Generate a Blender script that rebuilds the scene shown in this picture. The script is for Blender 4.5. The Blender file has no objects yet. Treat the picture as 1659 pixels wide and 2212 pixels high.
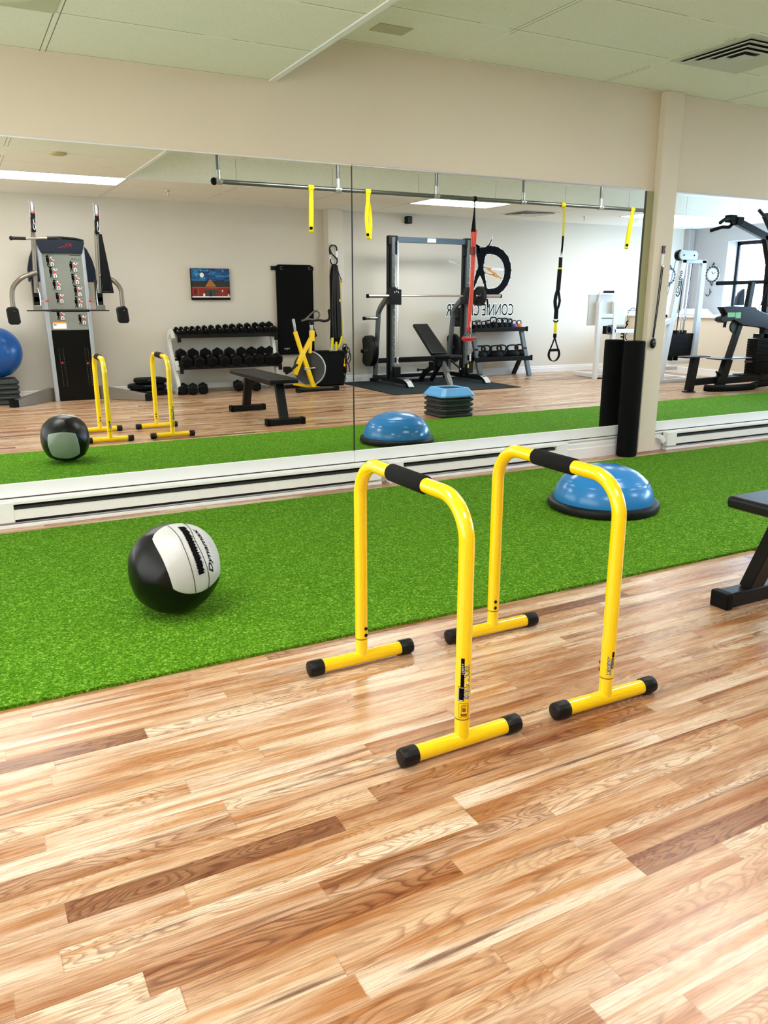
import bpy, bmesh, math, random
from mathutils import Vector, Matrix, Euler
random.seed(7)
S = bpy.context.scene
EXPO = 0.62
COL = S.collection
PI = math.pi
V = Vector

# ------------------------------------------------------------------ helpers
class MB:
    def __init__(s):
        s.v = []; s.f = []; s.m = []
    def add(s, vs, fs, mi=0):
        o = len(s.v)
        s.v += [V(a) for a in vs]
        s.f += [tuple(o + i for i in f) for f in fs]
        s.m += [mi] * len(fs)
        return s
    def box(s, x0, x1, y0, y1, z0, z1, mi=0):
        vs = [(x, y, z) for x in (x0, x1) for y in (y0, y1) for z in (z0, z1)]
        return s.add(vs, [(0, 1, 3, 2), (4, 6, 7, 5), (0, 4, 5, 1), (2, 3, 7, 6), (0, 2, 6, 4), (1, 5, 7, 3)], mi)
    def bar(s, p0, p1, w, h, up=(0, 0, 1), w1=None, h1=None, mi=0):
        p0, p1 = V(p0), V(p1)
        d = (p1 - p0).normalized(); up = V(up)
        a = d.cross(up)
        if a.length < 1e-4: a = d.cross(V((1, 0, 0)))
        a.normalize(); b = a.cross(d).normalized()
        w1 = w if w1 is None else w1; h1 = h if h1 is None else h1
        vs = []
        for p, ww, hh in ((p0, w, h), (p1, w1, h1)):
            for i, j in ((-1, -1), (1, -1), (1, 1), (-1, 1)):
                vs.append(p + a * (i * ww / 2) + b * (j * hh / 2))
        return s.add(vs, [(0, 3, 2, 1), (4, 5, 6, 7), (0, 1, 5, 4), (1, 2, 6, 5), (2, 3, 7, 6), (3, 0, 4, 7)], mi)
    def tube(s, pts, r, n=12, closed=False, mi=0, flat=None, caps=True):
        pts = [V(p) for p in pts]; N = len(pts)
        rs = r if isinstance(r, (list, tuple)) else [r] * N
        tang = []
        for i in range(N):
            if closed: t = pts[(i + 1) % N] - pts[i - 1]
            else: t = pts[min(i + 1, N - 1)] - pts[max(i - 1, 0)]
            tang.append(t.normalized())
        ref = V((0, 0, 1)) if abs(tang[0].z) < .9 else V((0, 1, 0))
        a = tang[0].cross(ref).normalized()
        vs = []
        for i in range(N):
            a = (a - tang[i] * a.dot(tang[i])).normalized()
            b = tang[i].cross(a)
            for k in range(n):
                t = 2 * PI * k / n
                fl = 1 if flat is None else flat
                vs.append(pts[i] + a * (math.cos(t) * rs[i]) + b * (math.sin(t) * rs[i] * fl))
        fs = []
        for i in range(N if closed else N - 1):
            for k in range(n):
                i2 = (i + 1) % N
                fs.append((i * n + k, i * n + (k + 1) % n, i2 * n + (k + 1) % n, i2 * n + k))
        if not closed and caps:
            fs.append(tuple(range(n))[::-1]); fs.append(tuple((N - 1) * n + k for k in range(n)))
        return s.add(vs, fs, mi)
    def cyl(s, p0, p1, r, n=20, r1=None, mi=0):
        return s.tube([p0, p1], [r, r if r1 is None else r1], n, mi=mi)
    def lathe(s, prof, c=(0, 0, 0), axis='z', n=32, mi=0):
        vs = []
        for (r, h) in prof:
            for k in range(n):
                t = 2 * PI * k / n; x, y = r * math.cos(t), r * math.sin(t)
                p = {'z': (x, y, h), 'y': (x, h, y), 'x': (h, x, y)}[axis]
                vs.append(V(c) + V(p))
        N = len(prof); fs = []
        for i in range(N - 1):
            for k in range(n):
                fs.append((i * n + k, i * n + (k + 1) % n, (i + 1) * n + (k + 1) % n, (i + 1) * n + k))
        if prof[0][0] > 1e-6: fs.append(tuple(range(n))[::-1])
        if prof[-1][0] > 1e-6: fs.append(tuple((N - 1) * n + k for k in range(n)))
        return s.add(vs, fs, mi)
    def prism(s, poly, depth, fn, mi=0):
        """poly: 2D points; fn(u, v, w) -> 3D; extruded from w=0 to w=depth"""
        n = len(poly)
        vs = [fn(u, v, 0) for u, v in poly] + [fn(u, v, depth) for u, v in poly]
        fs = [tuple(range(n))[::-1], tuple(range(n, 2 * n))]
        fs += [(i, (i + 1) % n, n + (i + 1) % n, n + i) for i in range(n)]
        return s.add(vs, fs, mi)
    def sphere(s, c, r, n=24, m=14, sc=(1, 1, 1), mi=0):
        prof = [(max(0, r * math.sin(PI * i / m)), -r * math.cos(PI * i / m)) for i in range(m + 1)]
        o = len(s.v); s.lathe(prof, (0, 0, 0), 'z', n, mi)
        for i in range(o, len(s.v)):
            q = s.v[i]; s.v[i] = V(c) + V((q.x * sc[0], q.y * sc[1], q.z * sc[2]))
        return s

ORG = {}
def origin(o):
    return ORG.get(o.name, V((0, 0, 0)))
def build(mb, name, mat, parent=None, org=None, bevel=0, seg=2, smooth=True, angle=35, sub=0):
    """Links one mesh object; mb is in world coordinates, or in the parent's own frame when that sits at the origin."""
    if org is not None: O = V(org)
    elif parent is not None: O = origin(parent)
    else:
        xs = [v.x for v in mb.v]; ys = [v.y for v in mb.v]; zs = [v.z for v in mb.v]
        O = V(((min(xs) + max(xs)) / 2, (min(ys) + max(ys)) / 2, min(zs)))
    me = bpy.data.meshes.new(name)
    me.from_pydata([tuple(v - O) for v in mb.v], [], mb.f)
    mats = mat if isinstance(mat, (list, tuple)) else [mat]
    for m in mats: me.materials.append(m)
    for p, mi in zip(me.polygons, mb.m): p.material_index = mi
    bm = bmesh.new(); bm.from_mesh(me)
    bmesh.ops.remove_doubles(bm, verts=bm.verts, dist=1e-6)
    bmesh.ops.recalc_face_normals(bm, faces=bm.faces)
    big = [f for f in bm.faces if len(f.verts) > 4 and len(set(round(v.co.x, 5) for v in f.verts)) > 0]
    bm.to_mesh(me); bm.free()
    if smooth:
        me.polygons.foreach_set('use_smooth', [True] * len(me.polygons))
        me.set_sharp_from_angle(angle=math.radians(angle))
    o = bpy.data.objects.new(name, me); COL.objects.link(o)
    if parent is not None:
        o.parent = parent
    else:
        o.location = O
    ORG[o.name] = O
    if bevel:
        b = o.modifiers.new('bevel', 'BEVEL'); b.width = bevel; b.segments = seg
        b.limit_method = 'ANGLE'; b.angle_limit = math.radians(40)
    if sub:
        m = o.modifiers.new('sub', 'SUBSURF'); m.levels = sub; m.render_levels = sub
    return o
def tag(o, label=None, cat=None, group=None, kind=None):
    if label: o['label'] = label
    if cat: o['category'] = cat
    if group: o['group'] = group
    if kind: o['kind'] = kind
    return o
def thing(name, label, cat, loc=(0, 0, 0), group=None):
    o = bpy.data.objects.new(name, None); COL.objects.link(o)
    o.location = loc; o.empty_display_size = .05
    ORG[o.name] = V(loc)
    return tag(o, label, cat, group)
def copy_tree(o, parent=None):
    c = o.copy(); COL.objects.link(c)
    if parent is not None: c.parent = parent
    for ch in list(o.children): copy_tree(ch, c)
    return c
def struct(o): o['kind'] = 'structure'; return o
def arc(c, r, a0, a1, n, u, v):
    c = V(c); u = V(u); v = V(v)
    return [c + u * (r * math.cos(math.radians(a0 + (a1 - a0) * i / n))) + v * (r * math.sin(math.radians(a0 + (a1 - a0) * i / n))) for i in range(n + 1)]
def smooth_path(pts, n=6):
    pts = [V(p) for p in pts]; out = []
    P = [pts[0]] + pts + [pts[-1]]
    for i in range(1, len(P) - 2):
        p0, p1, p2, p3 = P[i - 1:i + 3]
        for k in range(n):
            t = k / n
            out.append(.5 * ((2 * p1) + (p2 - p0) * t + (2 * p0 - 5 * p1 + 4 * p2 - p3) * t * t + (3 * p1 - p0 - 3 * p2 + p3) * t ** 3))
    out.append(pts[-1]); return out
def wallxz(y, sgn=1):
    return lambda u, v, w: V((u, y + sgn * w, v))

# ------------------------------------------------------------------ materials
def srgb(c):
    def f(x):
        x /= 255.
        return x / 12.92 if x <= .04045 else ((x + .055) / 1.055) ** 2.4
    return tuple(f(x) for x in c) + (1,)
class NT:
    def __init__(s, name):
        s.mat = bpy.data.materials.new(name); s.mat.use_nodes = True
        s.t = s.mat.node_tree; s.bsdf = s.t.nodes['Principled BSDF']
    def n(s, typ, **kw):
        x = s.t.nodes.new(typ)
        for k, val in kw.items():
            if k == 'inp':
                for kk, vv in val.items():
                    if isinstance(vv, bpy.types.NodeSocket): s.t.links.new(vv, x.inputs[kk])
                    else: x.inputs[kk].default_value = vv
            else: setattr(x, k, val)
        return x
    def math(s, op, a, b=0., c=None, clamp=False):
        x = s.n('ShaderNodeMath', operation=op, use_clamp=clamp)
        for i, q in enumerate((a, b, c)):
            if q is None: continue
            if isinstance(q, bpy.types.NodeSocket): s.t.links.new(q, x.inputs[i])
            else: x.inputs[i].default_value = q
        return x.outputs[0]
    def mix(s, f, a, b, mode='MIX'):
        x = s.n('ShaderNodeMix', data_type='RGBA', blend_type=mode)
        for i, q in ((0, f), (6, a), (7, b)):
            if isinstance(q, bpy.types.NodeSocket): s.t.links.new(q, x.inputs[i])
            else: x.inputs[i].default_value = q
        return x.outputs[2]
    def set(s, k, v):
        i = s.bsdf.inputs[k]
        if isinstance(v, bpy.types.NodeSocket): s.t.links.new(v, i)
        else: i.default_value = v
    def coord(s):
        return s.n('ShaderNodeNewGeometry').outputs['Position']
    def noise(s, vec, scale, detail=2, rough=.5, dist=0):
        x = s.n('ShaderNodeTexNoise', inp={'Vector': vec, 'Scale': scale, 'Detail': detail, 'Roughness': rough, 'Distortion': dist})
        return x.outputs['Fac']
    def ramp(s, f, stops):
        x = s.n('ShaderNodeValToRGB'); s.t.links.new(f, x.inputs[0])
        el = x.color_ramp.elements
        while len(el) < len(stops): el.new(.5)
        for e, (p, c) in zip(el, stops): e.position = p; e.color = c
        return x.outputs[0]
    def bump(s, h, strength=.2, dist=.01):
        b = s.n('ShaderNodeBump', inp={'Height': h, 'Strength': strength, 'Distance': dist})
        s.set('Normal', b.outputs[0])
MC = {}
def M(name, col, rough=.5, metal=0, var=.06, scale=20, bump=0, spec=.5, coat=0, bscale=None):
    if name in MC: return MC[name]
    k = NT(name); c = srgb(col)
    tc = k.n('ShaderNodeTexCoord').outputs['Object']
    f = k.noise(tc, scale, 3)
    dark = tuple(x * (1 - var) for x in c[:3]) + (1,)
    lite = tuple(min(1, x * (1 + var)) for x in c[:3]) + (1,)
    k.set('Base Color', k.mix(f, dark, lite))
    k.set('Roughness', rough); k.set('Metallic', metal); k.set('Specular IOR Level', spec); k.set('Coat Weight', coat)
    if bump: k.bump(k.noise(tc, bscale or scale * 4, 2), bump, .005)
    MC[name] = k.mat; return k.mat

BLACK = M('black_rubber', (9, 9, 10), .6, spec=.14)
BLACKP = M('black_vinyl', (12, 12, 14), .45, spec=.28, bump=.05, bscale=300)
BLACKM = M('black_painted_steel', (11, 12, 14), .4, spec=.25)
GREYM = M('dark_grey_steel', (92, 100, 103), .4, .3)
CHAR = M('charcoal_plastic', (45, 50, 50), .45, spec=.4)
CHROME = M('chrome', (215, 215, 218), .18, 1, var=.02)
STEEL = M('galvanised_steel', (118, 122, 120), .35, .9)
BRONZE = M('champagne_grey_paint', (120, 112, 100), .35, .5)
SILVER = M('silver_paint', (176, 182, 192), .35, .4)
WHITEP = M('white_powder_coat', (228, 230, 234), .35, spec=.4)
OFFW = M('offwhite_powder_coat', (205, 205, 200), .4)
YEL = M('yellow_gloss_paint', (255, 212, 0), .17, spec=.6, coat=.5, var=.02)
YELS = M('yellow_webbing', (242, 222, 10), .8, bump=.2, bscale=400)
RED = M('red_plastic', (200, 24, 30), .4)
REDB = M('red_band_latex', (240, 80, 62), .5)
BLUE = M('blue_vinyl', (38, 126, 196), .22, spec=.5, var=.04)
BLUED = M('blue_burst_resistant_vinyl', (8, 78, 150), .28)
BLUES = M('light_blue_plastic', (95, 165, 225), .45)
WHITE = M('white_paint', (235, 235, 236), .5)
HEAT = M('heater_enamel', (232, 232, 230), .35)
DARKIN = M('dark_heater_interior', (40, 40, 34), .6)
GRIP = M('foam_grip', (16, 17, 18), .85, bump=.3, bscale=500, spec=.2)
GREYV = M('light_grey_vinyl', (188, 190, 190), .45, bump=.1, bscale=60)
NAVY = M('navy_plastic', (14, 26, 44), .3)
INK = M('black_ink', (4, 4, 6), .7, spec=.08)
INKW = M('white_ink', (238, 238, 238), .6)
ORG_ = M('orange_vinyl', (200, 135, 20), .5)
TILEW = None

def wall_mat(name, col):
    k = NT(name); p = k.coord(); c = srgb(col)
    f = k.noise(p, 1.3, 3); g = k.noise(p, 60, 3)
    a = tuple(x * .96 for x in c[:3]) + (1,); b = tuple(min(1, x * 1.03) for x in c[:3]) + (1,)
    k.set('Base Color', k.mix(f, a, b)); k.set('Roughness', .75); k.set('Specular IOR Level', .25)
    k.bump(g, .08, .004); return k.mat
WALL = wall_mat('beige_wall_paint', (222, 210, 192))
WALLR = wall_mat('cool_grey_wall_paint', (176, 172, 170))
WALLB = wall_mat('back_wall_paint', (214, 208, 197))
TRIMM = wall_mat('white_trim_paint', (235, 235, 238))

def ceiling_mat(name, grid=True):
    k = NT(name); p = k.coord()
    sp = k.n('ShaderNodeSeparateXYZ', inp={'Vector': p})
    x, y = sp.outputs[0], sp.outputs[1]
    base = k.mix(k.noise(p, .8, 3), srgb((236, 236, 226)), srgb((244, 244, 234)))
    fl = k.noise(p, 150, 2, .6)
    flm = k.ramp(fl, [(.60, (0, 0, 0, 1)), (.70, (1, 1, 1, 1))])
    col = k.mix(k.math('MULTIPLY', flm, .45), base, srgb((150, 145, 120)))
    pock = k.n('ShaderNodeTexVoronoi', inp={'Vector': p, 'Scale': 38.}).outputs['Distance']
    pm = k.math('LESS_THAN', pock, .075)
    col = k.mix(k.math('MULTIPLY', pm, .5), col, srgb((120, 115, 92)))
    if grid:
        def line(co, off, per, w):
            t = k.math('MODULO', k.math('ADD', k.math('SUBTRACT', co, off), per * 40), per)
            d = k.math('MINIMUM', t, k.math('SUBTRACT', per, t))
            return k.math('SUBTRACT', d, 0), k.math('LESS_THAN', d, w)
        dx, tx = line(x, .57, 1.22, .0135); dy, ty = line(y, 0, .61, .0135)
        tee = k.math('MAXIMUM', tx, ty)
        col = k.mix(tee, col, srgb((242, 242, 232)))
        nz = k.noise(p, 2.2, 2)
        gate = k.math('GREATER_THAN', nz, .43)
        ex = k.math('LESS_THAN', k.math('ABSOLUTE', k.math('SUBTRACT', dx, .0135)), .0022)
        ey = k.math('LESS_THAN', k.math('ABSOLUTE', k.math('SUBTRACT', dy, .0135)), .0022)
        side = k.math('GREATER_THAN', k.math('MODULO', k.math('ADD', y, 61.), .61), .3)
        e = k.math('MULTIPLY', k.math('MAXIMUM', ex, k.math('MULTIPLY', ey, side)), gate)
        col = k.mix(k.math('MULTIPLY', e, .8), col, srgb((70, 62, 48)))
    k.set('Base Color', col); k.set('Roughness', .9); k.set('Specular IOR Level', .1)
    k.bump(fl, .15, .004)
    return k.mat
CEIL = ceiling_mat('mineral_fibre_ceiling_tile')
CEILF = ceiling_mat('mineral_fibre_fascia', False)

def floor_mat():
    k = NT('three_strip_oak_laminate'); p = k.coord()
    sp = k.n('ShaderNodeSeparateXYZ', inp={'Vector': p}); x, y = sp.outputs[0], sp.outputs[1]
    Wd = .0635
    row = k.math('FLOOR', k.math('DIVIDE', y, Wd))
    rn = k.n('ShaderNodeTexWhiteNoise', noise_dimensions='1D', inp={'W': row}).outputs['Value']
    Ln = k.math('ADD', .60, k.math('MULTIPLY', rn, .38))
    xs = k.math('DIVIDE', k.math('ADD', x, k.math('MULTIPLY', rn, 37.3)), Ln)
    cell = k.math('FLOOR', xs)
    cid = k.n('ShaderNodeCombineXYZ', inp={0: cell, 1: row})
    wn = k.n('ShaderNodeTexWhiteNoise', noise_dimensions='2D', inp={'Vector': cid.outputs[0]})
    r1 = wn.outputs['Value']
    rc = k.n('ShaderNodeSeparateColor', inp={'Color': wn.outputs['Color']})
    r2, r3 = rc.outputs[0], rc.outputs[1]
    base = k.ramp(r1, [(0, srgb((242, 218, 180))), (.16, srgb((220, 182, 138))), (.30, srgb((250, 234, 206))), (.44, srgb((202, 158, 112))),
                       (.56, srgb((240, 214, 174))), (.68, srgb((214, 172, 126))), (.82, srgb((246, 226, 192))), (.94, srgb((186, 138, 94))), (1, srgb((156, 108, 70)))])
    ox = k.math('ADD', x, k.math('MULTIPLY', r2, 91.))
    oy = k.math('ADD', y, k.math('MULTIPLY', r3, 57.))
    gv = k.n('ShaderNodeCombineXYZ', inp={0: k.math('MULTIPLY', ox, 1.0), 1: k.math('MULTIPLY', oy, 42.), 2: 0.}).outputs[0]
    fine = k.noise(gv, 6, 5, .7)
    gs = k.n('ShaderNodeCombineXYZ', inp={0: k.math('MULTIPLY', ox, 2.2), 1: k.math('MULTIPLY', oy, 90.), 2: 5.}).outputs[0]
    pores = k.noise(gs, 9, 3, .6)
    gb = k.n('ShaderNodeCombineXYZ', inp={0: k.math('MULTIPLY', ox, .9), 1: k.math('MULTIPLY', oy, 11.), 2: 9.}).outputs[0]
    broad = k.noise(gb, 2.0, 3, .55)
    base = k.mix(k.ramp(broad, [(.42, (0, 0, 0, 1)), (.62, (1, 1, 1, 1))]), base, k.mix(.9, base, srgb((208, 162, 108)), 'MULTIPLY'))
    gw = k.n('ShaderNodeCombineXYZ', inp={0: k.math('MULTIPLY', ox, 1.5), 1: k.math('MULTIPLY', oy, 9.5), 2: r2}).outputs[0]
    warp = k.noise(gw, 1.5, 2, .45, .35)
    rings = k.math('FRACT', k.math('ADD', k.math('MULTIPLY', warp, k.math('ADD', 16., k.math('MULTIPLY', r3, 16.))), k.math('MULTIPLY', fine, .5)))
    rline = k.ramp(rings, [(0, (1, 1, 1, 1)), (.18, (.55, .55, .55, 1)), (.45, (0, 0, 0, 1)), (.86, (0, 0, 0, 1)), (1, (1, 1, 1, 1))])
    amt = k.math('ADD', .15, k.math('MULTIPLY', k.math('POWER', r2, 1.5), .85))
    col = k.mix(k.math('MULTIPLY', rline, amt), base, k.mix(.85, base, srgb((138, 86, 52)), 'MULTIPLY'))
    st = k.ramp(fine, [(.36, (1, 1, 1, 1)), (.54, (0, 0, 0, 1))])
    col = k.mix(k.math('MULTIPLY', st, .5), col, k.mix(.8, base, srgb((172, 126, 90)), 'MULTIPLY'))
    po = k.ramp(pores, [(.34, (1, 1, 1, 1)), (.46, (0, 0, 0, 1))])
    col = k.mix(k.math('MULTIPLY', po, .35), col, k.mix(.8, base, srgb((140, 98, 70)), 'MULTIPLY'))
    # long dark heart streaks on some staves
    sv = k.n('ShaderNodeCombineXYZ', inp={0: k.math('MULTIPLY', ox, 1.0), 1: k.math('MULTIPLY', oy, 26.), 2: 3.}).outputs[0]
    sk = k.noise(sv, 1.6, 4, .6)
    skm = k.math('MULTIPLY', k.ramp(sk, [(.565, (0, 0, 0, 1)), (.68, (1, 1, 1, 1))]), k.math('GREATER_THAN', r3, .3))
    col = k.mix(k.math('MULTIPLY', skm, .85), col, srgb((104, 60, 40)))
    # knots
    kv = k.n('ShaderNodeCombineXYZ', inp={0: k.math('MULTIPLY', x, 2.3), 1: k.math('MULTIPLY', y, 5.), 2: 0.}).outputs[0]
    vo = k.n('ShaderNodeTexVoronoi', inp={'Vector': kv, 'Scale': 1.})
    kd = vo.outputs['Distance']
    kr = k.n('ShaderNodeSeparateColor', inp={'Color': vo.outputs['Color']}).outputs[0]
    kg = k.math('GREATER_THAN', kr, .62)
    kd2 = k.math('ADD', kd, k.math('MULTIPLY', k.math('SUBTRACT', fine, .5), .05))
    km = k.math('MULTIPLY', k.ramp(kd2, [(.02, (1, 1, 1, 1)), (.055, (0, 0, 0, 1))]), kg)
    halo = k.math('MULTIPLY', k.ramp(kd2, [(.04, (1, 1, 1, 1)), (.19, (0, 0, 0, 1))]), kg)
    col = k.mix(k.math('MULTIPLY', halo, .5), col, srgb((190, 128, 76)))
    col = k.mix(k.math('MULTIPLY', km, .9), col, srgb((66, 36, 26)))
    # joints
    fy = k.math('FRACT', k.math('DIVIDE', y, Wd)); fx = k.math('FRACT', xs)
    jy = k.math('LESS_THAN', fy, .022); jx = k.math('LESS_THAN', fx, .0035)
    j3 = k.math('LESS_THAN', k.math('FRACT', k.math('DIVIDE', y, Wd * 3)), .012)
    jj = k.math('MAXIMUM', k.math('MULTIPLY', k.math('MAXIMUM', jy, jx), .28), k.math('MULTIPLY', j3, .45))
    col = k.mix(jj, col, srgb((110, 70, 42)))
    col = k.mix(1., col, (.82, .82, .87, 1), 'MULTIPLY')
    k.set('Base Color', col)
    k.set('Roughness', k.math('ADD', .22, k.math('MULTIPLY', fine, .12)))
    k.set('Specular IOR Level', .5)
    k.bump(fine, .05, .002)
    return k.mat
FLOOR = floor_mat()

def turf_mat():
    k = NT('artificial_turf_fibre'); p = k.coord()
    f1 = k.noise(p, 125, 3, .75); f2 = k.noise(p, 48, 2, .6); f3 = k.noise(p, 1.2, 2)
    c = k.ramp(f1, [(.32, srgb((12, 46, 0))), (.44, srgb((58, 118, 0))), (.56, srgb((102, 160, 26))), (.70, srgb((198, 230, 120)))])
    c = k.mix(k.ramp(f2, [(.35, (.55, .55, .55, 1)), (.6, (0, 0, 0, 1))]), c, srgb((60, 108, 4)))
    c = k.mix(k.math('MULTIPLY', f3, .2), c, srgb((120, 172, 40)))
    k.set('Base Color', c); k.set('Roughness', .9); k.set('Specular IOR Level', .08)
    pass
    k.bump(k.math('ADD', f1, k.math('MULTIPLY', f2, .6)), .9, .012)
    return k.mat
TURF = turf_mat()
def mirror_mat():
    k = NT('silvered_mirror_glass')
    k.set('Base Color', (.93, .965, .95, 1)); k.set('Metallic', 1.); k.set('Roughness', 0.)
    return k.mat
MIRR = mirror_mat()
def emit_mat(name, col, st):
    k = NT(name); p = k.coord()
    k.set('Base Color', (.9, .9, .9, 1)); k.set('Emission Color', col); k.set('Emission Strength', st)
    return k.mat
LAMP = emit_mat('fluorescent_diffuser', (1, .98, .95, 1), 13)
GLASS = NT('window_glass'); GLASS.set('Transmission Weight', 1.); GLASS.set('Roughness', 0.); GLASS.set('IOR', 1.01); GLASS = GLASS.mat
MATR = M('rubber_floor_mat', (34, 42, 46), .8, bump=.3, bscale=120, spec=.15)

# ------------------------------------------------------------------ text
def text_mesh(txt, size, sx=1, extrude=.0, offset=0., shear=0, align='LEFT', spacing=1.):
    cu = bpy.data.curves.new('t', 'FONT'); cu.body = txt; cu.size = size; cu.extrude = extrude
    cu.offset = offset; cu.shear = shear; cu.align_x = align; cu.space_character = spacing; cu.resolution_u = 4
    o = bpy.data.objects.new('t', cu); COL.objects.link(o)
    dg = bpy.context.evaluated_depsgraph_get()
    me = bpy.data.meshes.new_from_object(o.evaluated_get(dg))
    vs = [V((v.co.x * sx, v.co.y, v.co.z)) for v in me.vertices]
    fs = [tuple(p.vertices) for p in me.polygons]
    bpy.data.objects.remove(o); bpy.data.curves.remove(cu); bpy.data.meshes.remove(me)
    return vs, fs
def put_text(mb, txt, size, fn, sx=1, offset=0., shear=0, align='LEFT', spacing=1., mi=0):
    vs, fs = text_mesh(txt, size, sx, 0, offset, shear, align, spacing)
    mb.add([fn(v.x, v.y) for v in vs], fs, mi)

# ================================================================== SETTING
XL, XR = -2.2, 12.0
YB = -6.095
ZL, ZH = 2.406, 2.672
XS, YS = 1.79, -4.27
fl = MB().box(XL - .2, 12.4, YB - .2, .2, -.1, 0)
struct(build(fl, 'floor', FLOOR, smooth=False, org=(0, 0, 0)))
w = MB().box(XL, 12.3, .008, .2, 0, ZH + .1)
struct(build(w, 'wall_front', WALL, smooth=False, org=(0, 0, 0)))
w = MB().box(XL, 12.3, YB - .2, YB, 0, ZH + .1)
struct(build(w, 'wall_back', WALLB, smooth=False, org=(0, 0, 0)))
w = MB().box(XL - .2, XL, YB, -5.4, 0, ZH + .1).box(XL - .2, XL, -.6, .2, 0, ZH + .1).box(XL - .2, XL, -5.4, -.6, 0, .35).box(XL - .2, XL, -5.4, -.6, 2.25, ZH + .1)  # unseen left wall, with an opening added to let fill light in
struct(build(w, 'wall_left', WALL, smooth=False, org=(0, 0, 0)))
# right wall with the window opening and the deep knee wall ledge in front
WY0, WY1, WZ0, WZ1 = -5.25, -1.2, .93, 2.16
w = MB().box(XR, XR + .3, YB, WY0, 0, ZH + .1).box(XR, XR + .3, WY1, .2, 0, ZH + .1)
w.box(XR, XR + .3, WY0, WY1, 0, WZ0).box(XR, XR + .3, WY0, WY1, WZ1, ZH + .1)
struct(build(w, 'wall_right', WALLR, smooth=False, org=(0, 0, 0)))
w = MB().box(10.66, XR, YB, 0, 0, .905)
struct(build(w, 'wall_ledge', WALL, smooth=False, org=(0, 0, 0)))
struct(build(MB().box(10.63, XR, YB, 0, .905, .93), 'trim_ledge_cap', TRIMM, bevel=.005))
win = struct(build(MB().box(XR + .24, XR + .28, WY0, WY1, WZ0, WZ0 + .05).box(XR + .24, XR + .28, WY0, WY1, WZ1 - .06, WZ1)
      .box(XR + .24, XR + .28, WY0, WY0 + .05, WZ0, WZ1).box(XR + .24, XR + .28, WY1 - .05, WY1, WZ0, WZ1)
      .box(XR + .24, XR + .28, -3.2, -3.14, WZ0, WZ1), 'window_1', BLACKM, bevel=.003))
wn2 = MB()
for a, b in ((-5.4, -5.34), (-3.75, -3.69), (-2.2, -2.14), (-.66, -.6)): wn2.box(XL - .14, XL - .08, a, b, .35, 2.25)
wn2.box(XL - .14, XL - .08, -5.4, -.6, .35, .41).box(XL - .14, XL - .08, -5.4, -.6, 2.19, 2.25)
struct(build(wn2, 'window_added_fill', BLACKM, bevel=.003))  # frame of the added opening, out of view, brightens walls and ceiling
gl = build(MB().box(XR + .255, XR + .262, WY0 + .04, WY1 - .04, WZ0 + .04, WZ1 - .05), 'glass_pane', GLASS, smooth=False, org=ORG[win.name]); gl.parent = win
fr2 = build(MB().box(XR + .235, XR + .25, WY0 + .05, WY0 + .11, WZ0 + .05, WZ1 - .06), 'inner_frame', BLUE, org=ORG[win.name]); fr2.parent = win

c = MB().box(XL, XS - .006, YB, .1, ZL, ZL + .05).box(XS - .006, 12.3, YB, YS - .006, ZL, ZL + .05)
struct(build(c, 'ceiling', CEIL, smooth=False, org=(0, 0, 0)))
c = MB().box(XS, 12.3, YS, .1, ZH, ZH + .05)
struct(build(c, 'ceiling_raised', CEIL, smooth=False, org=(0, 0, 0)))
c = MB().box(XS - .012, XS, YS, .1, ZL - .002, ZH + .02).box(XS, 12.3, YS - .012, YS, ZL - .002, ZH + .02)
struct(build(c, 'ceiling_fascia', CEILF, smooth=False, org=(0, 0, 0)))
c = MB().box(XS - .03, XS + .004, YS + .004, .0, ZL - .006, ZL + .003).box(XS - .03, 12.0, YS - .022, YS + .004, ZL - .007, ZL + .0025)
struct(build(c, 'trim_fascia_edge', TRIMM, smooth=False, org=(0, 0, 0)))
# fascia panel joints
c = MB()
for i in range(1, 9): c.box(XS + 1.15 * i, XS + 1.15 * i + .003, YS, YS + .001, ZL + .02, ZH - .01)
struct(build(c, 'trim_fascia_joint', M('joint_shadow', (120, 115, 100), .9), smooth=False, org=(0, 0, 0)))

PX0, PX1, PD = 4.80, 4.985, .055
struct(build(MB().box(PX0, PX1, -PD, .008, 0, ZH), 'wall_pillar', WALL, bevel=.006, org=(0, 0, 0)))
struct(build(MB().box(4.77, 5.0, YB, YB + .16, 0, ZL), 'wall_pilaster', WALLB, bevel=.006, org=(0, 0, 0)))
struct(build(MB().box(11.86, 12.0, YB, YB + .12, .93, ZL), 'wall_corner_pilaster', WALLR, bevel=.01, org=(0, 0, 0)))

# baseboards
def baseboard(name, a, b, y, sgn, h=.105):
    prof = [(0, 0), (.016, 0), (.016, h * .62), (.011, h * .68), (.011, h * .9), (.006, h), (0, h)]
    mb = MB()
    n = len(prof)
    vs = [V((a, y + sgn * d, z)) for d, z in prof] + [V((b, y + sgn * d, z)) for d, z in prof]
    mb.add(vs, [tuple(range(n)), tuple(range(n, 2 * n))[::-1]] + [(i, (i + 1) % n, n + (i + 1) % n, n + i) for i in range(n)])
    return struct(build(mb, name, TRIMM, smooth=False, org=(0, 0, 0)))
baseboard('baseboard_back', XL, 4.77, YB, 1)
baseboard('baseboard_back', 5.0, 10.66, YB, 1)
baseboard('baseboard_front', 4.06, PX0, -.012, -1, .125)
baseboard('baseboard_front', PX1, 5.09, -.012, -1, .125)
struct(build(MB().box(10.645, 10.66, YB, 0, 0, .11), 'baseboard_right', TRIMM, org=(0, 0, 0), bevel=.003))
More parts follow.
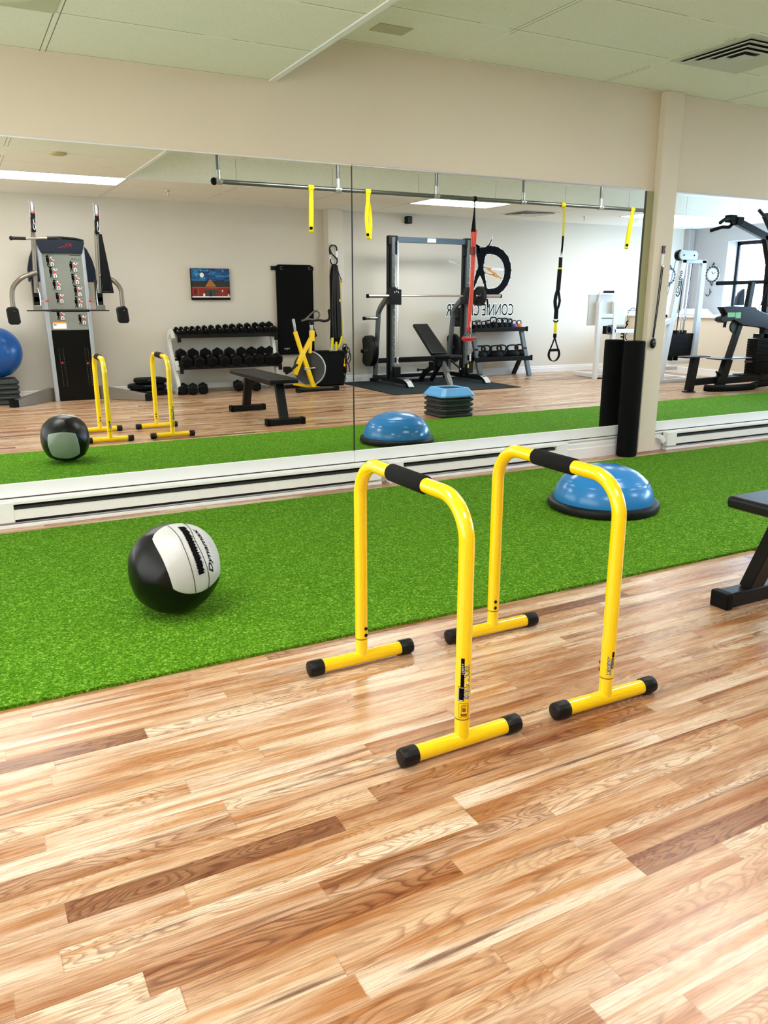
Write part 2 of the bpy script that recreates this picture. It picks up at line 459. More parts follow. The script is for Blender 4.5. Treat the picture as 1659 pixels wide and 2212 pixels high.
# white board under the mirrors, and the thin ledge below it
for i, (a, b) in enumerate(((XL, 2.27), (2.273, PX0), (PX1, 12.0))):
    struct(build(MB().box(a, b, -.012, .008, .157, .231), 'trim_mirror_board', TRIMM, bevel=.001, org=(0, 0, 0)))
for a, b in ((XL, PX0), (PX1, 12.0)):
    struct(build(MB().box(a, b, -.012, .008, .0, .14), 'trim_lower_board', TRIMM, org=(0, 0, 0)))
    struct(build(MB().box(a, b, -.028, .008, .138, .15), 'trim_mirror_ledge', TRIMM, bevel=.002, org=(0, 0, 0)))
    k_ = MB().box(a, b, -.0125, .0, .1505, .1565)
    struct(build(k_, 'trim_caulk_gap', M('caulk_gap', (70, 62, 50), .9), org=(0, 0, 0)))

# ------------------------------------------------------------------ mirrors
def mirror(a, b, label):
    t = thing('wall_mirror', label, 'mirror', ((a + b) / 2, 0, .231), 'frameless wall mirrors')
    build(MB().box(a, b, 0.0, .006, .231, 1.995), 'mirror_pane', MIRR, t, smooth=False)
    build(MB().box(a, b, -.0035, .006, 1.993, 2.001), 'top_channel', WHITEP if a < 2 else SILVER, t, bevel=.001)
    return t
mirror(XL + .01, 2.270, 'large frameless wall mirror on the left, ending at the thin vertical seam')
mirror(2.278, 4.724, 'large frameless wall mirror between the thin vertical seam and the pillar')
mirror(PX1 + .002, 8.6, 'frameless wall mirror to the right of the pillar')

struct(build(MB().box(2.270, 2.278, -.0012, .005, .231, 1.99), 'trim_mirror_seam', M('seam_shadow', (24, 30, 24), .5), smooth=False, org=(0, 0, 0)))
struct(build(MB().box(4.728, 4.797, -.006, .004, .231, 1.99), 'trim_mirror_side', wall_mat('shaded_wall_paint', (160, 158, 120)), org=(0, 0, 0), bevel=.001))  # wall paint as it looks in shade, olive cast put into the colour
struct(build(MB().box(4.720, 4.728, -.007, .002, .231, 1.99).box(4.797, 4.801, -.003, .002, .231, 1.99), 'trim_mirror_gap', M('dark_bronze', (44, 42, 26), .5), org=(0, 0, 0)))
# ------------------------------------------------------------------ baseboard heaters
def heater(a, b, label):
    t = thing('baseboard_heater', label, 'heater', ((a + b) / 2, -.04, 0), 'white baseboard heaters')
    y0, z0, z1 = -.075, .028, .146
    build(MB().box(a, b, -.03, -.012, .004, z1 - .003).box(a, b, -.075, -.012, z1 - .004, z1).box(a, b, -.078, -.075, z1 - .016, z1), 'back_plate', HEAT, t, bevel=.002)
    build(MB().box(a, b, -.075, -.012, .0, .014).box(a, b, -.079, -.073, .0, .02), 'bottom_rail', HEAT, t, bevel=.002)
    build(MB().box(a + .06, b - .06, y0 - .003, y0 + .001, .045, .099).box(a + .06, b - .06, y0 - .003, y0 + .012, .096, .099), 'front_cover', HEAT, t, bevel=.0015)
    for xx, x2 in ((a, a + .11), (b - .11, b)):
        build(MB().box(xx, x2, y0 - .006, -.012, .03, z1 + .001), 'end_cap', HEAT, t, bevel=.006)
    mb = MB().box(a + .1, b - .1, -.058, -.032, .05, .115)
    build(mb, 'heating_fins', DARKIN, t)
    build(MB().box(a + .1, b - .1, -.0315, -.030, .02, .142), 'inner_backing', DARKIN, t)
    return t
heater(.07, 2.44, 'long white baseboard heater under the left mirror')
heater(-2.15, .066, 'white baseboard heater at the far left corner of the picture')
heater(2.50, 4.05, 'white baseboard heater between the long heater and the foam roller')
heater(5.10, 8.4, 'white baseboard heater under the mirror right of the pillar')
t = thing('thermostat_box', 'small white tilted junction box on the wall between pillar and heater', 'thermostat', (5.06, -.03, .05))
bx = MB().box(-.032, .032, -.03, .02, -.022, .022)
R_ = Matrix.Rotation(math.radians(50), 3, 'Y')
bx.v = [R_ @ v + V((5.06, -.045, .09)) for v in bx.v]
build(bx, 'box_housing', WHITEP, t, bevel=.004)
build(MB().tube([(5.055, -.03, .075), (5.052, -.02, .04), (5.05, -.02, .004)], .003, 8), 'cord', BLACK, t)

# ------------------------------------------------------------------ turf
tf = MB().box(XL + .05, 9.75, -2.235, -.213, 0.0005, .012)
tf_o = build(tf, 'artificial_turf', TURF, smooth=False, org=(0, 0, 0))
tag(tf_o, 'long strip of bright green artificial turf lying along the mirrored wall', 'turf')

# ------------------------------------------------------------------ ceiling fittings
def ceil_light(x0, y0, z, label):
    t = thing('ceiling_light', label, 'ceiling light', (x0 + .61, y0 + .305, z), 'recessed ceiling light panels')
    x1, y1 = x0 + 1.22, y0 + .61
    f = MB().box(x0, x1, y0, y0 + .018, z - .006, z + .002).box(x0, x1, y1 - .018, y1, z - .006, z + .002)
    f.box(x0, x0 + .018, y0, y1, z - .006, z + .002).box(x1 - .018, x1, y0, y1, z - .006, z + .002)
    build(f, 'light_frame', WHITEP, t, smooth=False)
    build(MB().box(x0 + .018, x1 - .018, y0 + .018, y1 - .018, z - .004, z - .001), 'diffuser', LAMP, t, smooth=False)
    return t
ceil_light(.57, -4.88, ZL, 'glowing ceiling light above the cable machine, seen in left mirror')
ceil_light(5.45, -4.88, ZL, 'glowing ceiling light above the squat rack, seen in middle mirror')
ceil_light(9.11, -4.88, ZL, 'glowing ceiling light at right, above the white weight tower')
ceil_light(3.01, -2.44, ZH, 'glowing ceiling light in the raised ceiling over the yellow dip bars')
ceil_light(6.67, -2.44, ZH, 'glowing ceiling light in the raised ceiling over the far turf')
ceil_light(-.65, -2.44, ZL, 'glowing ceiling light in the lower ceiling left of the dip bars')

def vent(x0, y0, z, label):
    t = thing('ceiling_vent', label, 'air vent', (x0 + .305, y0 + .305, z), 'square ceiling air vents')
    cx, cy = x0 + .305, y0 + .305
    def ring(a, b, z0, z1):
        mb = MB(); vs = []
        for (r, zz) in ((a, z0), (b, z1), (b, z1 + .003), (a, z0 + .003)):
            vs += [V((cx + sx * r, cy + sy * r, zz)) for sx, sy in ((-1, -1), (1, -1), (1, 1), (-1, 1))]
        fs = []
        for L in range(4):
            for k in range(4):
                fs.append((L * 4 + k, L * 4 + (k + 1) % 4, ((L + 1) % 4) * 4 + (k + 1) % 4, ((L + 1) % 4) * 4 + k))
        return mb.add(vs, fs)
    build(ring(.305, .262, z - .004, z - .008), 'vent_frame', OFFW, t, smooth=False)
    build(MB().box(cx - .27, cx + .27, cy - .27, cy + .27, z - .003, z - .0015), 'duct_opening', M('duct_dark', (30, 28, 24), .9), t)
    for a in (.262, .198, .134):
        build(ring(a, a - .060, z - .020, z - .006), 'louvre', OFFW, t, smooth=False)
    build(MB().box(cx - .055, cx + .055, cy - .055, cy + .055, z - .02, z - .016), 'centre_plate', OFFW, t)
vent(4.245, -1.20, ZH, 'square louvred air vent in the raised ceiling above the pillar')
vent(7.32, -5.45, ZL, 'square louvred air vent seen in the mirror above the wall logo')
t = thing('ceiling_diffuser', 'grey square air diffuser panel in the ceiling corner at top left', 'air diffuser', (.26, -.91, ZL))
build(MB().box(-.04, .56, -1.205, -.615, ZL - .005, ZL - .001), 'diffuser_plate', M('olive_grey_metal', (196, 196, 172), .5), t, bevel=.002)
build(MB().lathe([(.24, ZL - .005), (.235, ZL - .02), (.20, ZL - .012), (.19, ZL - .03), (.12, ZL - .018), (.11, ZL - .034), (0, ZL - .03)], (.26, -.93, 0), 'z', 40), 'diffuser_cone', M('pale_grey_metal', (205, 208, 188), .4), t)
tag(build(MB().box(2.28, 2.49, -.37, -.235, ZH - .004, ZH - .0005), 'ceiling_cover_plate', M('beige_plate', (190, 186, 160), .6), bevel=.002),
    'small blank beige cover plate on the raised ceiling beside the step', 'cover plate')
def sprinkler(x, y, z, label):
    t = thing('fire_sprinkler', label, 'sprinkler', (x, y, z), 'ceiling sprinklers')
    build(MB().lathe([(.035, z), (.033, z - .006), (.012, z - .01), (.012, z - .03)], (x, y, 0), 'z', 20), 'escutcheon', CHROME, t)
    build(MB().cyl((x, y, z - .03), (x, y, z - .05), .006).lathe([(.018, z - .05), (.018, z - .053)], (x, y, 0), 'z', 16), 'deflector', CHROME, t)
sprinkler(2.39, -5.10, ZL, 'small chrome sprinkler seen in mirror between light and steel rail')
sprinkler(8.71, -5.2, ZL, 'small chrome sprinkler seen in mirror right of the mirrored air vent')
tag(build(MB().lathe([(.075, ZL), (.07, ZL - .012), (.05, ZL - .02), (0, ZL - .022)], (.98, -3.05, 0), 'z', 28), 'smoke_detector', M('tan_plastic', (196, 180, 140), .5)),
    'round tan detector on the lower ceiling, seen in the left mirror', 'smoke detector')
t = thing('wall_speaker', 'small black speaker on the back wall near the ceiling, above the rack', 'speaker', (6.11, YB + .04, 2.27))
build(MB().box(6.07, 6.16, YB, YB + .09, 2.27, 2.37), 'speaker_body', BLACK, t, bevel=.01)
build(MB().box(6.08, 6.15, YB + .09, YB + .093, 2.28, 2.36), 'speaker_grille', CHAR, t)

# ------------------------------------------------------------------ equalizer bars
def wrap(cx, cy, r, th, z0):
    """text running upward on a vertical tube, letter tops towards decreasing angle"""
    def fn(tx, ty):
        a = th - ty / r
        return V((cx + math.cos(a) * r, cy + math.sin(a) * r, z0 + tx))
    return fn
def dense_rect(mb, fn, x0, x1, y0, y1, n=8, mi=0):
    vs = [fn(x, y0 + (y1 - y0) * i / n) for i in range(n + 1) for x in (x0, x1)]
    mb.add(vs, [(2 * i, 2 * i + 1, 2 * i + 3, 2 * i + 2) for i in range(n)], mi)
def dip_bar(label, grp):
    t = thing('dip_bar', label, 'dip bar', (0, 0, 0), grp)
    r = .0215; H = .712; L = .302; rc = .115
    path = [(0, -L, .10)] + [(0, -L, H - rc)]
    path += arc((0, -L + rc, H - rc), rc, 180, 90, 12, (0, 1, 0), (0, 0, 1))[1:]
    path += arc((0, L - rc, H - rc), rc, 90, 0, 12, (0, 1, 0), (0, 0, 1))
    path += [(0, L, .10)]
    build(MB().tube(path, r, 28), 'bent_tube', YEL, t)
    build(MB().tube([(0, -.098, H), (0, -.094, H), (0, .094, H), (0, .098, H)], [.024, .0265, .0265, .024], 28), 'foam_grip', GRIP, t)
    for s in (-1, 1):
        ft = build(MB().cyl((-.17, s * L, .027), (.17, s * L, .027), .0225, 28), 'foot_tube', YEL, t)
        build(MB().cyl((0, s * L, .03), (0, s * L, .0985), .0205, 28), 'leg_socket', YEL, t)
        build(MB().cyl((0, s * L, .0965), (0, s * L, .0998), .0212, 28), 'socket_gap', M('brown_gap', (120, 80, 10), .6), t)
        for q in (-1, 1):
            cap = []
            n = 48
            mb = MB()
            xs = [(.148, .0243), (.150, .0262), (.192, .0262), (.197, .024), (.199, .018)]
            for (xx, rr) in xs:
                for k in range(n):
                    a = 2 * PI * k / n
                    r2 = rr * (1 - (.035 if (k // 2) % 2 else 0) * (1 if .149 < xx < .195 else 0))
                    cap.append(V((q * xx, s * L + r2 * math.cos(a), .0268 + r2 * math.sin(a))))
            fs = [(i * n + k, i * n + (k + 1) % n, (i + 1) * n + (k + 1) % n, (i + 1) * n + k) for i in range(4) for k in range(n)]
            fs += [tuple(range(n)), tuple(4 * n + k for k in range(n))]
            mb.add(cap, fs)
            build(mb, 'end_cap', BLACKP, ft, angle=50)
        for zz in (.113, .137):
            build(MB().sphere((.006, s * (L - r - .001), zz), .0062, 14, 8, (1, .6, 1)), 'bolt_head', BLACK, t)
    # decals
    R = r + .0004
    th = math.radians(-110)
    f = wrap(0, -L, R, th, 0); f2 = wrap(0, -L, R + .0003, th, 0); f3 = wrap(0, -L, R + .0006, th, 0)
    mb = MB()
    dense_rect(mb, f, .195, .282, .0025, .0125, 8, 0)
    for a, b, c_, d, m_ in ((.155, .198, .0015, .0195, 0), (.157, .196, .0165, .0180, 1), (.157, .1585, .0035, .0180, 1), (.1945, .196, .0035, .0180, 1)):
        dense_rect(mb, f if m_ == 0 else f2, a, b, c_, d, 8, m_)
    put_text(mb, 'LEBERT', .008, lambda x, y: f2(.235 + x, .005 + y), 1.1, mi=1, spacing=1.2)
    put_text(mb, 'EQUALIZER', .0225, lambda x, y: f2(.158 + x, -.013 + y), .88, .0012, mi=0)
    put_text(mb, 'EQUALIZER', .0225, lambda x, y: f3(.158 + x, -.013 + y), .88, -.0002, mi=1)
    # caution label outline with pictogram bars
    for (a, b, c_, d) in ((.105, .1065, -.012, .016), (.1475, .149, -.012, .016), (.105, .149, .015, .016), (.105, .149, -.013, -.012),
                          (.111, .140, .008, .0095), (.109, .118, -.008, .010), (.123, .135, -.004, .006), (.138, .1405, -.006, .008), (.1425, .1445, -.006, .008),
                          (.120, .145, -.0105, -.009)):
        dense_rect(mb, f, a, b, c_, d, 6, 2)
    build(mb, 'front_decal', [INK, INKW, M('brown_ink', (130, 80, 10), .6)], t, smooth=False)
    th = math.radians(66)
    f = wrap(0, L, R, th, 0); f2 = wrap(0, L, R + .0003, th, 0); f3 = wrap(0, L, R + .0006, th, 0)
    mb = MB()
    put_text(mb, 'LEBERT', .0165, lambda x, y: f2(.108 + x, -.004 + y), 1.1, .0012, .3, mi=0)
    put_text(mb, 'LEBERT', .0165, lambda x, y: f3(.108 + x, -.004 + y), 1.1, -.0001, .3, mi=1)
    dense_rect(mb, f, .132, .187, -.0135, -.005, 6, 0)
    put_text(mb, 'FITNESS', .0085, lambda x, y: f3(.134 + x, -.0122 + y), 1.0, mi=1, spacing=1.25)
    build(mb, 'rear_decal', [INK, INKW], t, smooth=False)
    return t
e1 = dip_bar('yellow U-shaped dip bar with black foam grip, the nearer left one of two', 'yellow dip bars')
e1.location = (1.111, -2.763, 0); e1.rotation_euler.z = math.radians(1.0)
e2 = copy_tree(e1); e2['label'] = 'yellow U-shaped dip bar standing in front of the blue balance dome'
e2.location = (1.645, -2.767, 0); e2.rotation_euler.z = math.radians(180 - .8)

# ------------------------------------------------------------------ medicine ball
BC = V((.6606, -1.7034, .189)); BR = .178
t = thing('medicine_ball', 'black and grey medicine ball resting on the turf at left', 'medicine ball', (BC.x, BC.y, .012))
sp_ = MB(); vs = []
def ballr(d):
    # slightly polygonal stuffed ball
    k = 0
    for a in ((1, 0, 0), (-1, 0, 0), (0, 1, 0), (0, -1, 0), (0, 0, 1), (0, 0, -1), (.58, -.58, .58), (-.58, -.58, .58), (.58, .58, .58), (-.58, .58, .58), (.58, -.58, -.58), (-.58, -.58, -.58)):
        k = max(k, d.dot(V(a).normalized()))
    return BR * (1 + .050 * (1 - min(1, k)) / .2 - .020)
mb = MB().sphere((0, 0, 0), 1, 110, 70)
mb.v = [BC + v.normalized() * ballr(v.normalized()) for v in mb.v]
build(mb, 'ball_shell', M('black_ball_vinyl', (7, 7, 8), .33, spec=.28, bump=.1, bscale=18), t)
def patch(rows, nu=24, nv=24):
    rows = [[V(p).normalized() for p in r] for r in rows]
    def quad(p, s):
        return p[0] * (2 * (s - .5) * (s - 1)) + p[1] * (-4 * s * (s - 1)) + p[2] * (2 * s * (s - .5))
    def lag(cols, s):
        n = len(cols); out = V((0, 0, 0))
        xs = [i / (n - 1) for i in range(n)]
        for i in range(n):
            w = 1
            for j in range(n):
                if j != i: w *= (s - xs[j]) / (xs[i] - xs[j])
            out += cols[i] * w
        return out
    return lambda u, v: lag([quad(r, u) for r in rows], v).normalized()
def patch_mesh(fn, off=.0022, n=40):
    vs = []; fs = []
    for j in range(n + 1):
        for i in range(n + 1):
            u, v = i / n, j / n
            # rounded corners
            cu, cv = abs(u - .5) * 2, abs(v - .5) * 2
            sh = 1 - .035 * (cu ** 6) * (cv ** 6)
            u2, v2 = .5 + (u - .5) * sh, .5 + (v - .5) * sh
            e = off if 0 < i < n and 0 < j < n else .0004
            d = fn(u2, v2); vs.append(BC + d * (ballr(d) + e))
    for j in range(n):
        for i in range(n):
            a = j * (n + 1) + i; fs.append((a, a + 1, a + n + 2, a + n + 1))
    return MB().add(vs, fs)
P1 = patch([[(-.516, -.292, .805), (.164, .15, .965), (.66, .049, .749)],
            [(-.413, -.754, .511), (.25, -.60, .76), (.842, -.06, .537)],
            [(-.328, -.93, .166), (.34, -.93, .2), (.90, -.38, .2)],
            [(-.278, -.95, -.143), (.211, -.923, -.322), (.859, -.493, -.141)]])
build(patch_mesh(P1), 'grey_panel', GREYV, t, angle=60)['label'] = 'light grey laced panel with printed lettering'
P2 = patch([[(-.72, .62, .30), (-.22, .90, .38), (.33, .90, .31)],
            [(-.62, .62, -.60), (-.12, .68, -.73), (.42, .70, -.58)]])
build(patch_mesh(P2), 'grey_panel', M('mid_grey_vinyl', (150, 160, 150), .5, bump=.1, bscale=60), t, angle=60)
def on_ball(pts, off=.003, n=8):
    ds = smooth_path(pts, n); out = []
    for d in ds:
        d = d.normalized(); out.append(BC + d * (ballr(d) + off))
    return out
sm1 = [(-.09, -.04, .995), (.011, -.545, .838), (.083, -.847, .525), (.152, -.972, .18), (.202, -.932, -.301)]
sm2 = [(.283, .12, .937), (.342, -.52, .783), (.43, -.765, .48), (.493, -.859, .137), (.504, -.818, -.277)]
build(MB().tube(on_ball(sm1), .0012, 6), 'seam', INK, t)
build(MB().tube(on_ball(sm2), .0012, 6), 'seam', INK, t)
lace = [(.155, -.2, .975), (.20, -.50, .84), (.255, -.74, .62), (.30, -.87, .40), (.35, -.935, .09)]
lp = on_ball(lace, .0038, 14); mb = MB(); N = len(lp); vs = []
for i, q in enumerate(lp):
    d = (q - BC).normalized(); tg = (lp[min(i + 1, N - 1)] - lp[max(i - 1, 0)]).normalized(); sd = d.cross(tg)
    ww = .0095 + .007 * abs(math.sin(i * .95)) - .002 * (i / N)
    w2 = .009 + .006 * abs(math.sin(i * 1.3 + 1))
    vs += [q + sd * ww, q - sd * w2]
mb.add(vs, [(2 * i, 2 * i + 1, 2 * i + 3, 2 * i + 2) for i in range(N - 1)])
build(mb, 'lacing', INK, t)
for i in range(4, N - 4, 6):
    q = lp[i]; d = (q - BC).normalized(); tg = (lp[i + 1] - lp[i - 1]).normalized(); sd = d.cross(tg)
    build(MB().tube([q + sd * .010, q + sd * .020 + tg * .002], [.002, .0006], 6), 'stitch', INK, t)
# printed wordmark
td = V((.561, -.826, .049)).normalized(); tu = V((.387, -.255, .886)).normalized()
ax = td.cross(tu).normalized(); ang = td.angle(tu)
vs, fs = text_mesh('Dynamax', 1, 1.0, 0, .018, .3)
wmax = max(v.x for v in vs)
out = []
for v in vs:
    a = ang * v.x / wmax
    d = (Matrix.Rotation(a, 3, ax) @ td); d = (d + ax * (v.y * .16 - .02)).normalized() if True else d
    out.append(BC + d * (ballr(d) + .003))
# lettering tops point towards the lacing
mid = BC + V((.28, -.75, .55)).normalized() * BR
if (out[0] - mid).length > 0:
    test = (td + ax * .1).normalized(); sgn = 1 if test.dot(V(lace[3]).normalized()) > td.dot(V(lace[3]).normalized()) else -1
    out = []
    for v in vs:
        a = ang * v.x / wmax
        d = (Matrix.Rotation(a, 3, ax) @ td); d = (d + ax * (sgn * (v.y * .17 - .065))).normalized()
        out.append(BC + d * (ballr(d) + .0042))
build(MB().add(out, fs), 'wordmark', INK, t, smooth=False)
vs, fs = text_mesh('8LB', .16, 1); out = []
for v in vs:
    a = ang * (.52 + v.x * .5); d = (Matrix.Rotation(a, 3, ax) @ td); d = (d + ax * (sgn * (v.y * .5 - .27))).normalized()
    out.append(BC + d * (ballr(d) + .003))
build(MB().add(out, fs), 'weight_print', M('grey_ink', (150, 150, 150), .6), t, smooth=False)

# ------------------------------------------------------------------ balance dome
bx_, by_ = 3.30, -1.27
t = thing('balance_dome', 'blue inflated half-ball balance trainer on black base, on the turf', 'balance trainer', (bx_, by_, .012))
z0 = .012
build(MB().lathe([(.30, z0), (.318, z0 + .006), (.324, z0 + .03), (.318, z0 + .046), (.305, z0 + .052), (.285, z0 + .054)], (bx_, by_, 0), 'z', 96), 'black_base', M('matte_black_plastic', (12, 12, 13), .5, spec=.3), t)
prof = []
Hd = .205; Rd = .288
for i in range(40):
    a = (PI / 2) * i / 39
    rr = Rd * math.cos(a) ** .86 if i < 39 else 0
    zz = z0 + .052 + Hd * math.sin(a) ** 1.0
    for zc in (.30, .56, .80):
        if abs(math.sin(a) - zc) < .014: rr += .004
    if i == 0: prof.append((Rd - .012, z0 + .045))
    prof.append((rr + .002, zz))
prof[-1] = (0, prof[-1][1])
build(MB().lathe(prof, (bx_, by_, 0), 'z', 96), 'blue_dome', BLUE, t, angle=60)

# ------------------------------------------------------------------ foam roller
t = thing('foam_roller', 'tall black foam roller standing upright against the wall by the pillar', 'foam roller', (4.625, -.108, 0))
build(MB().lathe([(.0, .004), (.07, .004), (.076, .010), (.078, .018), (.078, .887), (.076, .895), (.070, .9), (.022, .9), (.020, .89), (0, .89)], (4.625, -.108, -.003), 'z', 48), 'roller_body', M('black_epp_foam', (10, 10, 10), .9, bump=.3, bscale=200, spec=.15), t)

# ------------------------------------------------------------------ flat bench
t = thing('flat_bench', 'black flat weight bench at the right edge, on the wooden floor', 'bench', (2.80, -3.27, 0))
for yy, s in ((-2.68, 1), (-3.84, -1)):
    ff = build(MB().box(2.62, 3.0, yy - .035, yy + .035, .004, .065), 'floor_foot', BLACKM, t, bevel=.006)
    build(MB().box(2.61, 2.65, yy - .042, yy + .042, 0, .068), 'foot_cap', BLACK, ff, bevel=.006)
    build(MB().box(2.975, 3.015, yy - .042, yy + .042, 0, .068), 'foot_cap', BLACK, ff, bevel=.006)
    build(MB().bar((2.80, yy, .06), (2.80, yy - s * .12, .40), .085, .055, (0, 1, 0)), 'upright_post', BLACKM, t, bevel=.004)
build(MB().bar((2.80, -2.82, .385), (2.80, -3.72, .385), .06, .05), 'frame_beam', BLACKM, t, bevel=.004)
build(MB().box(2.65, 2.95, -3.93, -2.63, .405, .455), 'bench_pad', BLACKP, t, bevel=.016, seg=3)

# ------------------------------------------------------------------ stacked step platform
def riser_proto(label, R=.205, h=.052):
    t = thing('step_riser', label, 'step riser', (0, 0, 0), 'black step risers under the blue platform')
    c_ = .035
    def octo(r, z, cc): return [V((x, y, z)) for x, y in ((-r + cc, -r), (r - cc, -r), (r, -r + cc), (r, r - cc), (r - cc, r), (-r + cc, r), (-r, r - cc), (-r, -r + cc))]
    mb = MB(); lv = [(R - .012, .004), (R, .012), (R, .03), (R - .012, .038), (R - .02, .042), (R - .02, h + .003)]
    vs = []
    for r, z in lv: vs += octo(r, z, c_)
    fs = [(i * 8 + k, i * 8 + (k + 1) % 8, (i + 1) * 8 + (k + 1) % 8, (i + 1) * 8 + k) for i in range(len(lv) - 1) for k in range(8)]
    fs += [tuple(range(8)), tuple((len(lv) - 1) * 8 + k for k in range(8))]
    build(mb.add(vs, fs), 'riser_body', CHAR, t, bevel=.004)
    for s in (-1, 1):
        build(MB().box(s * .1 - .03, s * .1 + .03, -R - .001, -R + .004, .015, .03), 'rubber_pad', BLACK, t)
    return t
rp = riser_proto('black plastic step riser, bottom one under the blue step platform')
SX, SY = 4.605, -2.49
names = ['bottom', 'second from bottom', 'third from bottom', 'topmost black']
for i in range(4):
    o = rp if i == 0 else copy_tree(rp)
    o.location = (SX, SY, .0525 * i); o['label'] = 'black plastic step riser, %s in the stack under the blue platform' % names[i]
t = thing('step_platform', 'light blue step platform on top of the black riser stack', 'step platform', (SX, SY, .212))
z = .212
def octo(r, z, cc): return [V((SX + x, SY + y, z)) for x, y in ((-r + cc, -r), (r - cc, -r), (r, -r + cc), (r, r - cc), (r - cc, r), (-r + cc, r), (-r, r - cc), (-r, -r + cc))]
vs = octo(.212, z, .035) + octo(.212, z + .016, .035) + octo(.16, z + .088, .03) + octo(.125, z + .088, .03) + octo(.125, z + .02, .03)
fs = [(i * 8 + k, i * 8 + (k + 1) % 8, (i + 1) * 8 + (k + 1) % 8, (i + 1) * 8 + k) for i in range(4) for k in range(8)] + [tuple(range(8))]
build(MB().add(vs, fs), 'blue_shell', BLUES, t, bevel=.005)
vs = octo(.124, z + .022, .03) + octo(.124, z + .076, .03)
build(MB().add(vs, [tuple(range(8)), tuple(range(8, 16))] + [(k, (k + 1) % 8, 8 + (k + 1) % 8, 8 + k) for k in range(8)]), 'dark_insert', BLACK, t)
#PART2
# ------------------------------------------------------------------ hanging steel rail
RY, RZ = -3.0, 2.258
t = thing('overhead_rail', 'long galvanised steel rail hanging from the raised ceiling on short posts', 'pull-up rail', (4.7, RY, RZ))
build(MB().cyl((2.32, RY, RZ), (8.1, RY, RZ), .0215, 20), 'rail_tube', STEEL, t)
build(MB().sphere((2.31, RY, RZ), .034, 20, 12, (.9, 1, 1)), 'end_plug', BLACK, t)
for i, x in enumerate((2.353, 3.571, 4.719, 5.865, 7.014)):
    h = build(MB().cyl((x, RY, RZ + .03), (x, RY, ZH - .01), .0165, 16), 'hanger_post', STEEL, t)
    f = MB().cyl((x, RY, RZ + .01), (x, RY, RZ + .10), .022, 16).cyl((x - .034, RY, RZ), (x + .034, RY, RZ), .028, 16)
    pf_ = build(f, 'pipe_fitting', M('galvanised_fitting', (190, 192, 190), .4, .8), t)
    build(MB().lathe([(.045, ZH - .008), (.045, ZH - .001)], (x, RY, 0), 'z', 20), 'ceiling_flange', STEEL, t)
    build(MB().sphere((x + .022, RY, RZ + .07), .005, 8, 6), 'set_screw', BLACK, pf_)
    build(MB().sphere((x, RY + .029, RZ), .005, 8, 6), 'set_screw', BLACK, pf_)

def web(mb, pts, w, th, axis=(1, 0, 0), mi=0):
    """a flat webbing strip following pts, its width along axis"""
    pts = [V(p) for p in pts]; A = V(axis).normalized(); vs = []
    for i, p in enumerate(pts):
        tg = (pts[min(i + 1, len(pts) - 1)] - pts[max(i - 1, 0)]).normalized()
        n = tg.cross(A).normalized()
        for sa, sn in ((-1, -1), (1, -1), (1, 1), (-1, 1)):
            vs.append(p + A * (sa * w / 2) + n * (sn * th / 2))
    fs = [(0, 3, 2, 1), tuple(len(vs) - 4 + k for k in range(4))]
    for i in range(len(pts) - 1):
        for k in range(4):
            fs.append((i * 4 + k, i * 4 + (k + 1) % 4, (i + 1) * 4 + (k + 1) % 4, (i + 1) * 4 + k))
    return mb.add(vs, fs, mi)
def rail_wrap(parent, x, w, mat=None):
    pts = arc((x, RY, RZ), .0255, 0, 360, 20, (0, 1, 0), (0, 0, 1))
    build(web(MB(), pts, w, .004), 'rail_loop', mat or YELS, parent)
def loop_strap(x, label, twist, zb, tilt=0, spread=.022):
    t = thing('hanging_strap', label, 'strap', (x, RY, RZ), 'yellow loop straps on the rail')
    rail_wrap(t, x, .058)
    kn = V((x + .006, RY, RZ - .045))
    build(web(MB(), [(x, RY + .01, RZ - .02), (x + .004, RY + .006, RZ - .035), tuple(kn), (kn.x, RY, kn.z - .04)], .04, .012), 'strap_knot', YELS, t)
    ax = V((math.cos(twist), math.sin(twist), 0))
    off = V((-ax.y, ax.x, 0)) * spread
    L = RZ - .07 - zb; mb = MB()
    tl = V((tilt, 0, 0))
    pts = [kn + V((0, 0, -.03))]
    for i in range(1, 9):
        k = i / 9; pts.append(kn + tl * k + off * math.sin(k * PI * .9) + V((0, 0, -.03 - L * k)))
    pts += [kn + tl + off * .5 + V((0, 0, -.03 - L)), kn + tl + V((0, 0, -.045 - L)), kn + tl - off * .5 + V((0, 0, -.03 - L))]
    for i in range(8, 0, -1):
        k = i / 9; pts.append(kn + tl * k - off * math.sin(k * PI * .9) + V((0, 0, -.03 - L * k)))
    pts.append(kn + V((0, 0, -.03)))
    build(web(mb, pts, .042, .003, ax), 'strap_loop', YELS, t)
    q = kn + tl + off * .62 + V((0, 0, -.0 - L))
    build(web(MB(), [q + V((0, 0, .012)), q + V((0, 0, -.014))], .03, .012, ax), 'stitched_tag', INK, t)
    return t
loop_strap(3.275, 'yellow loop strap, leftmost one hanging on the steel rail', .25, 1.86, -.01)
loop_strap(3.90, 'yellow loop strap with open loop, just right of the mirror seam', 1.1, 1.82, .012, .035)
loop_strap(7.52, 'yellow loop strap hanging at the right end of the rail by the pillar', .4, 1.82, -.05)

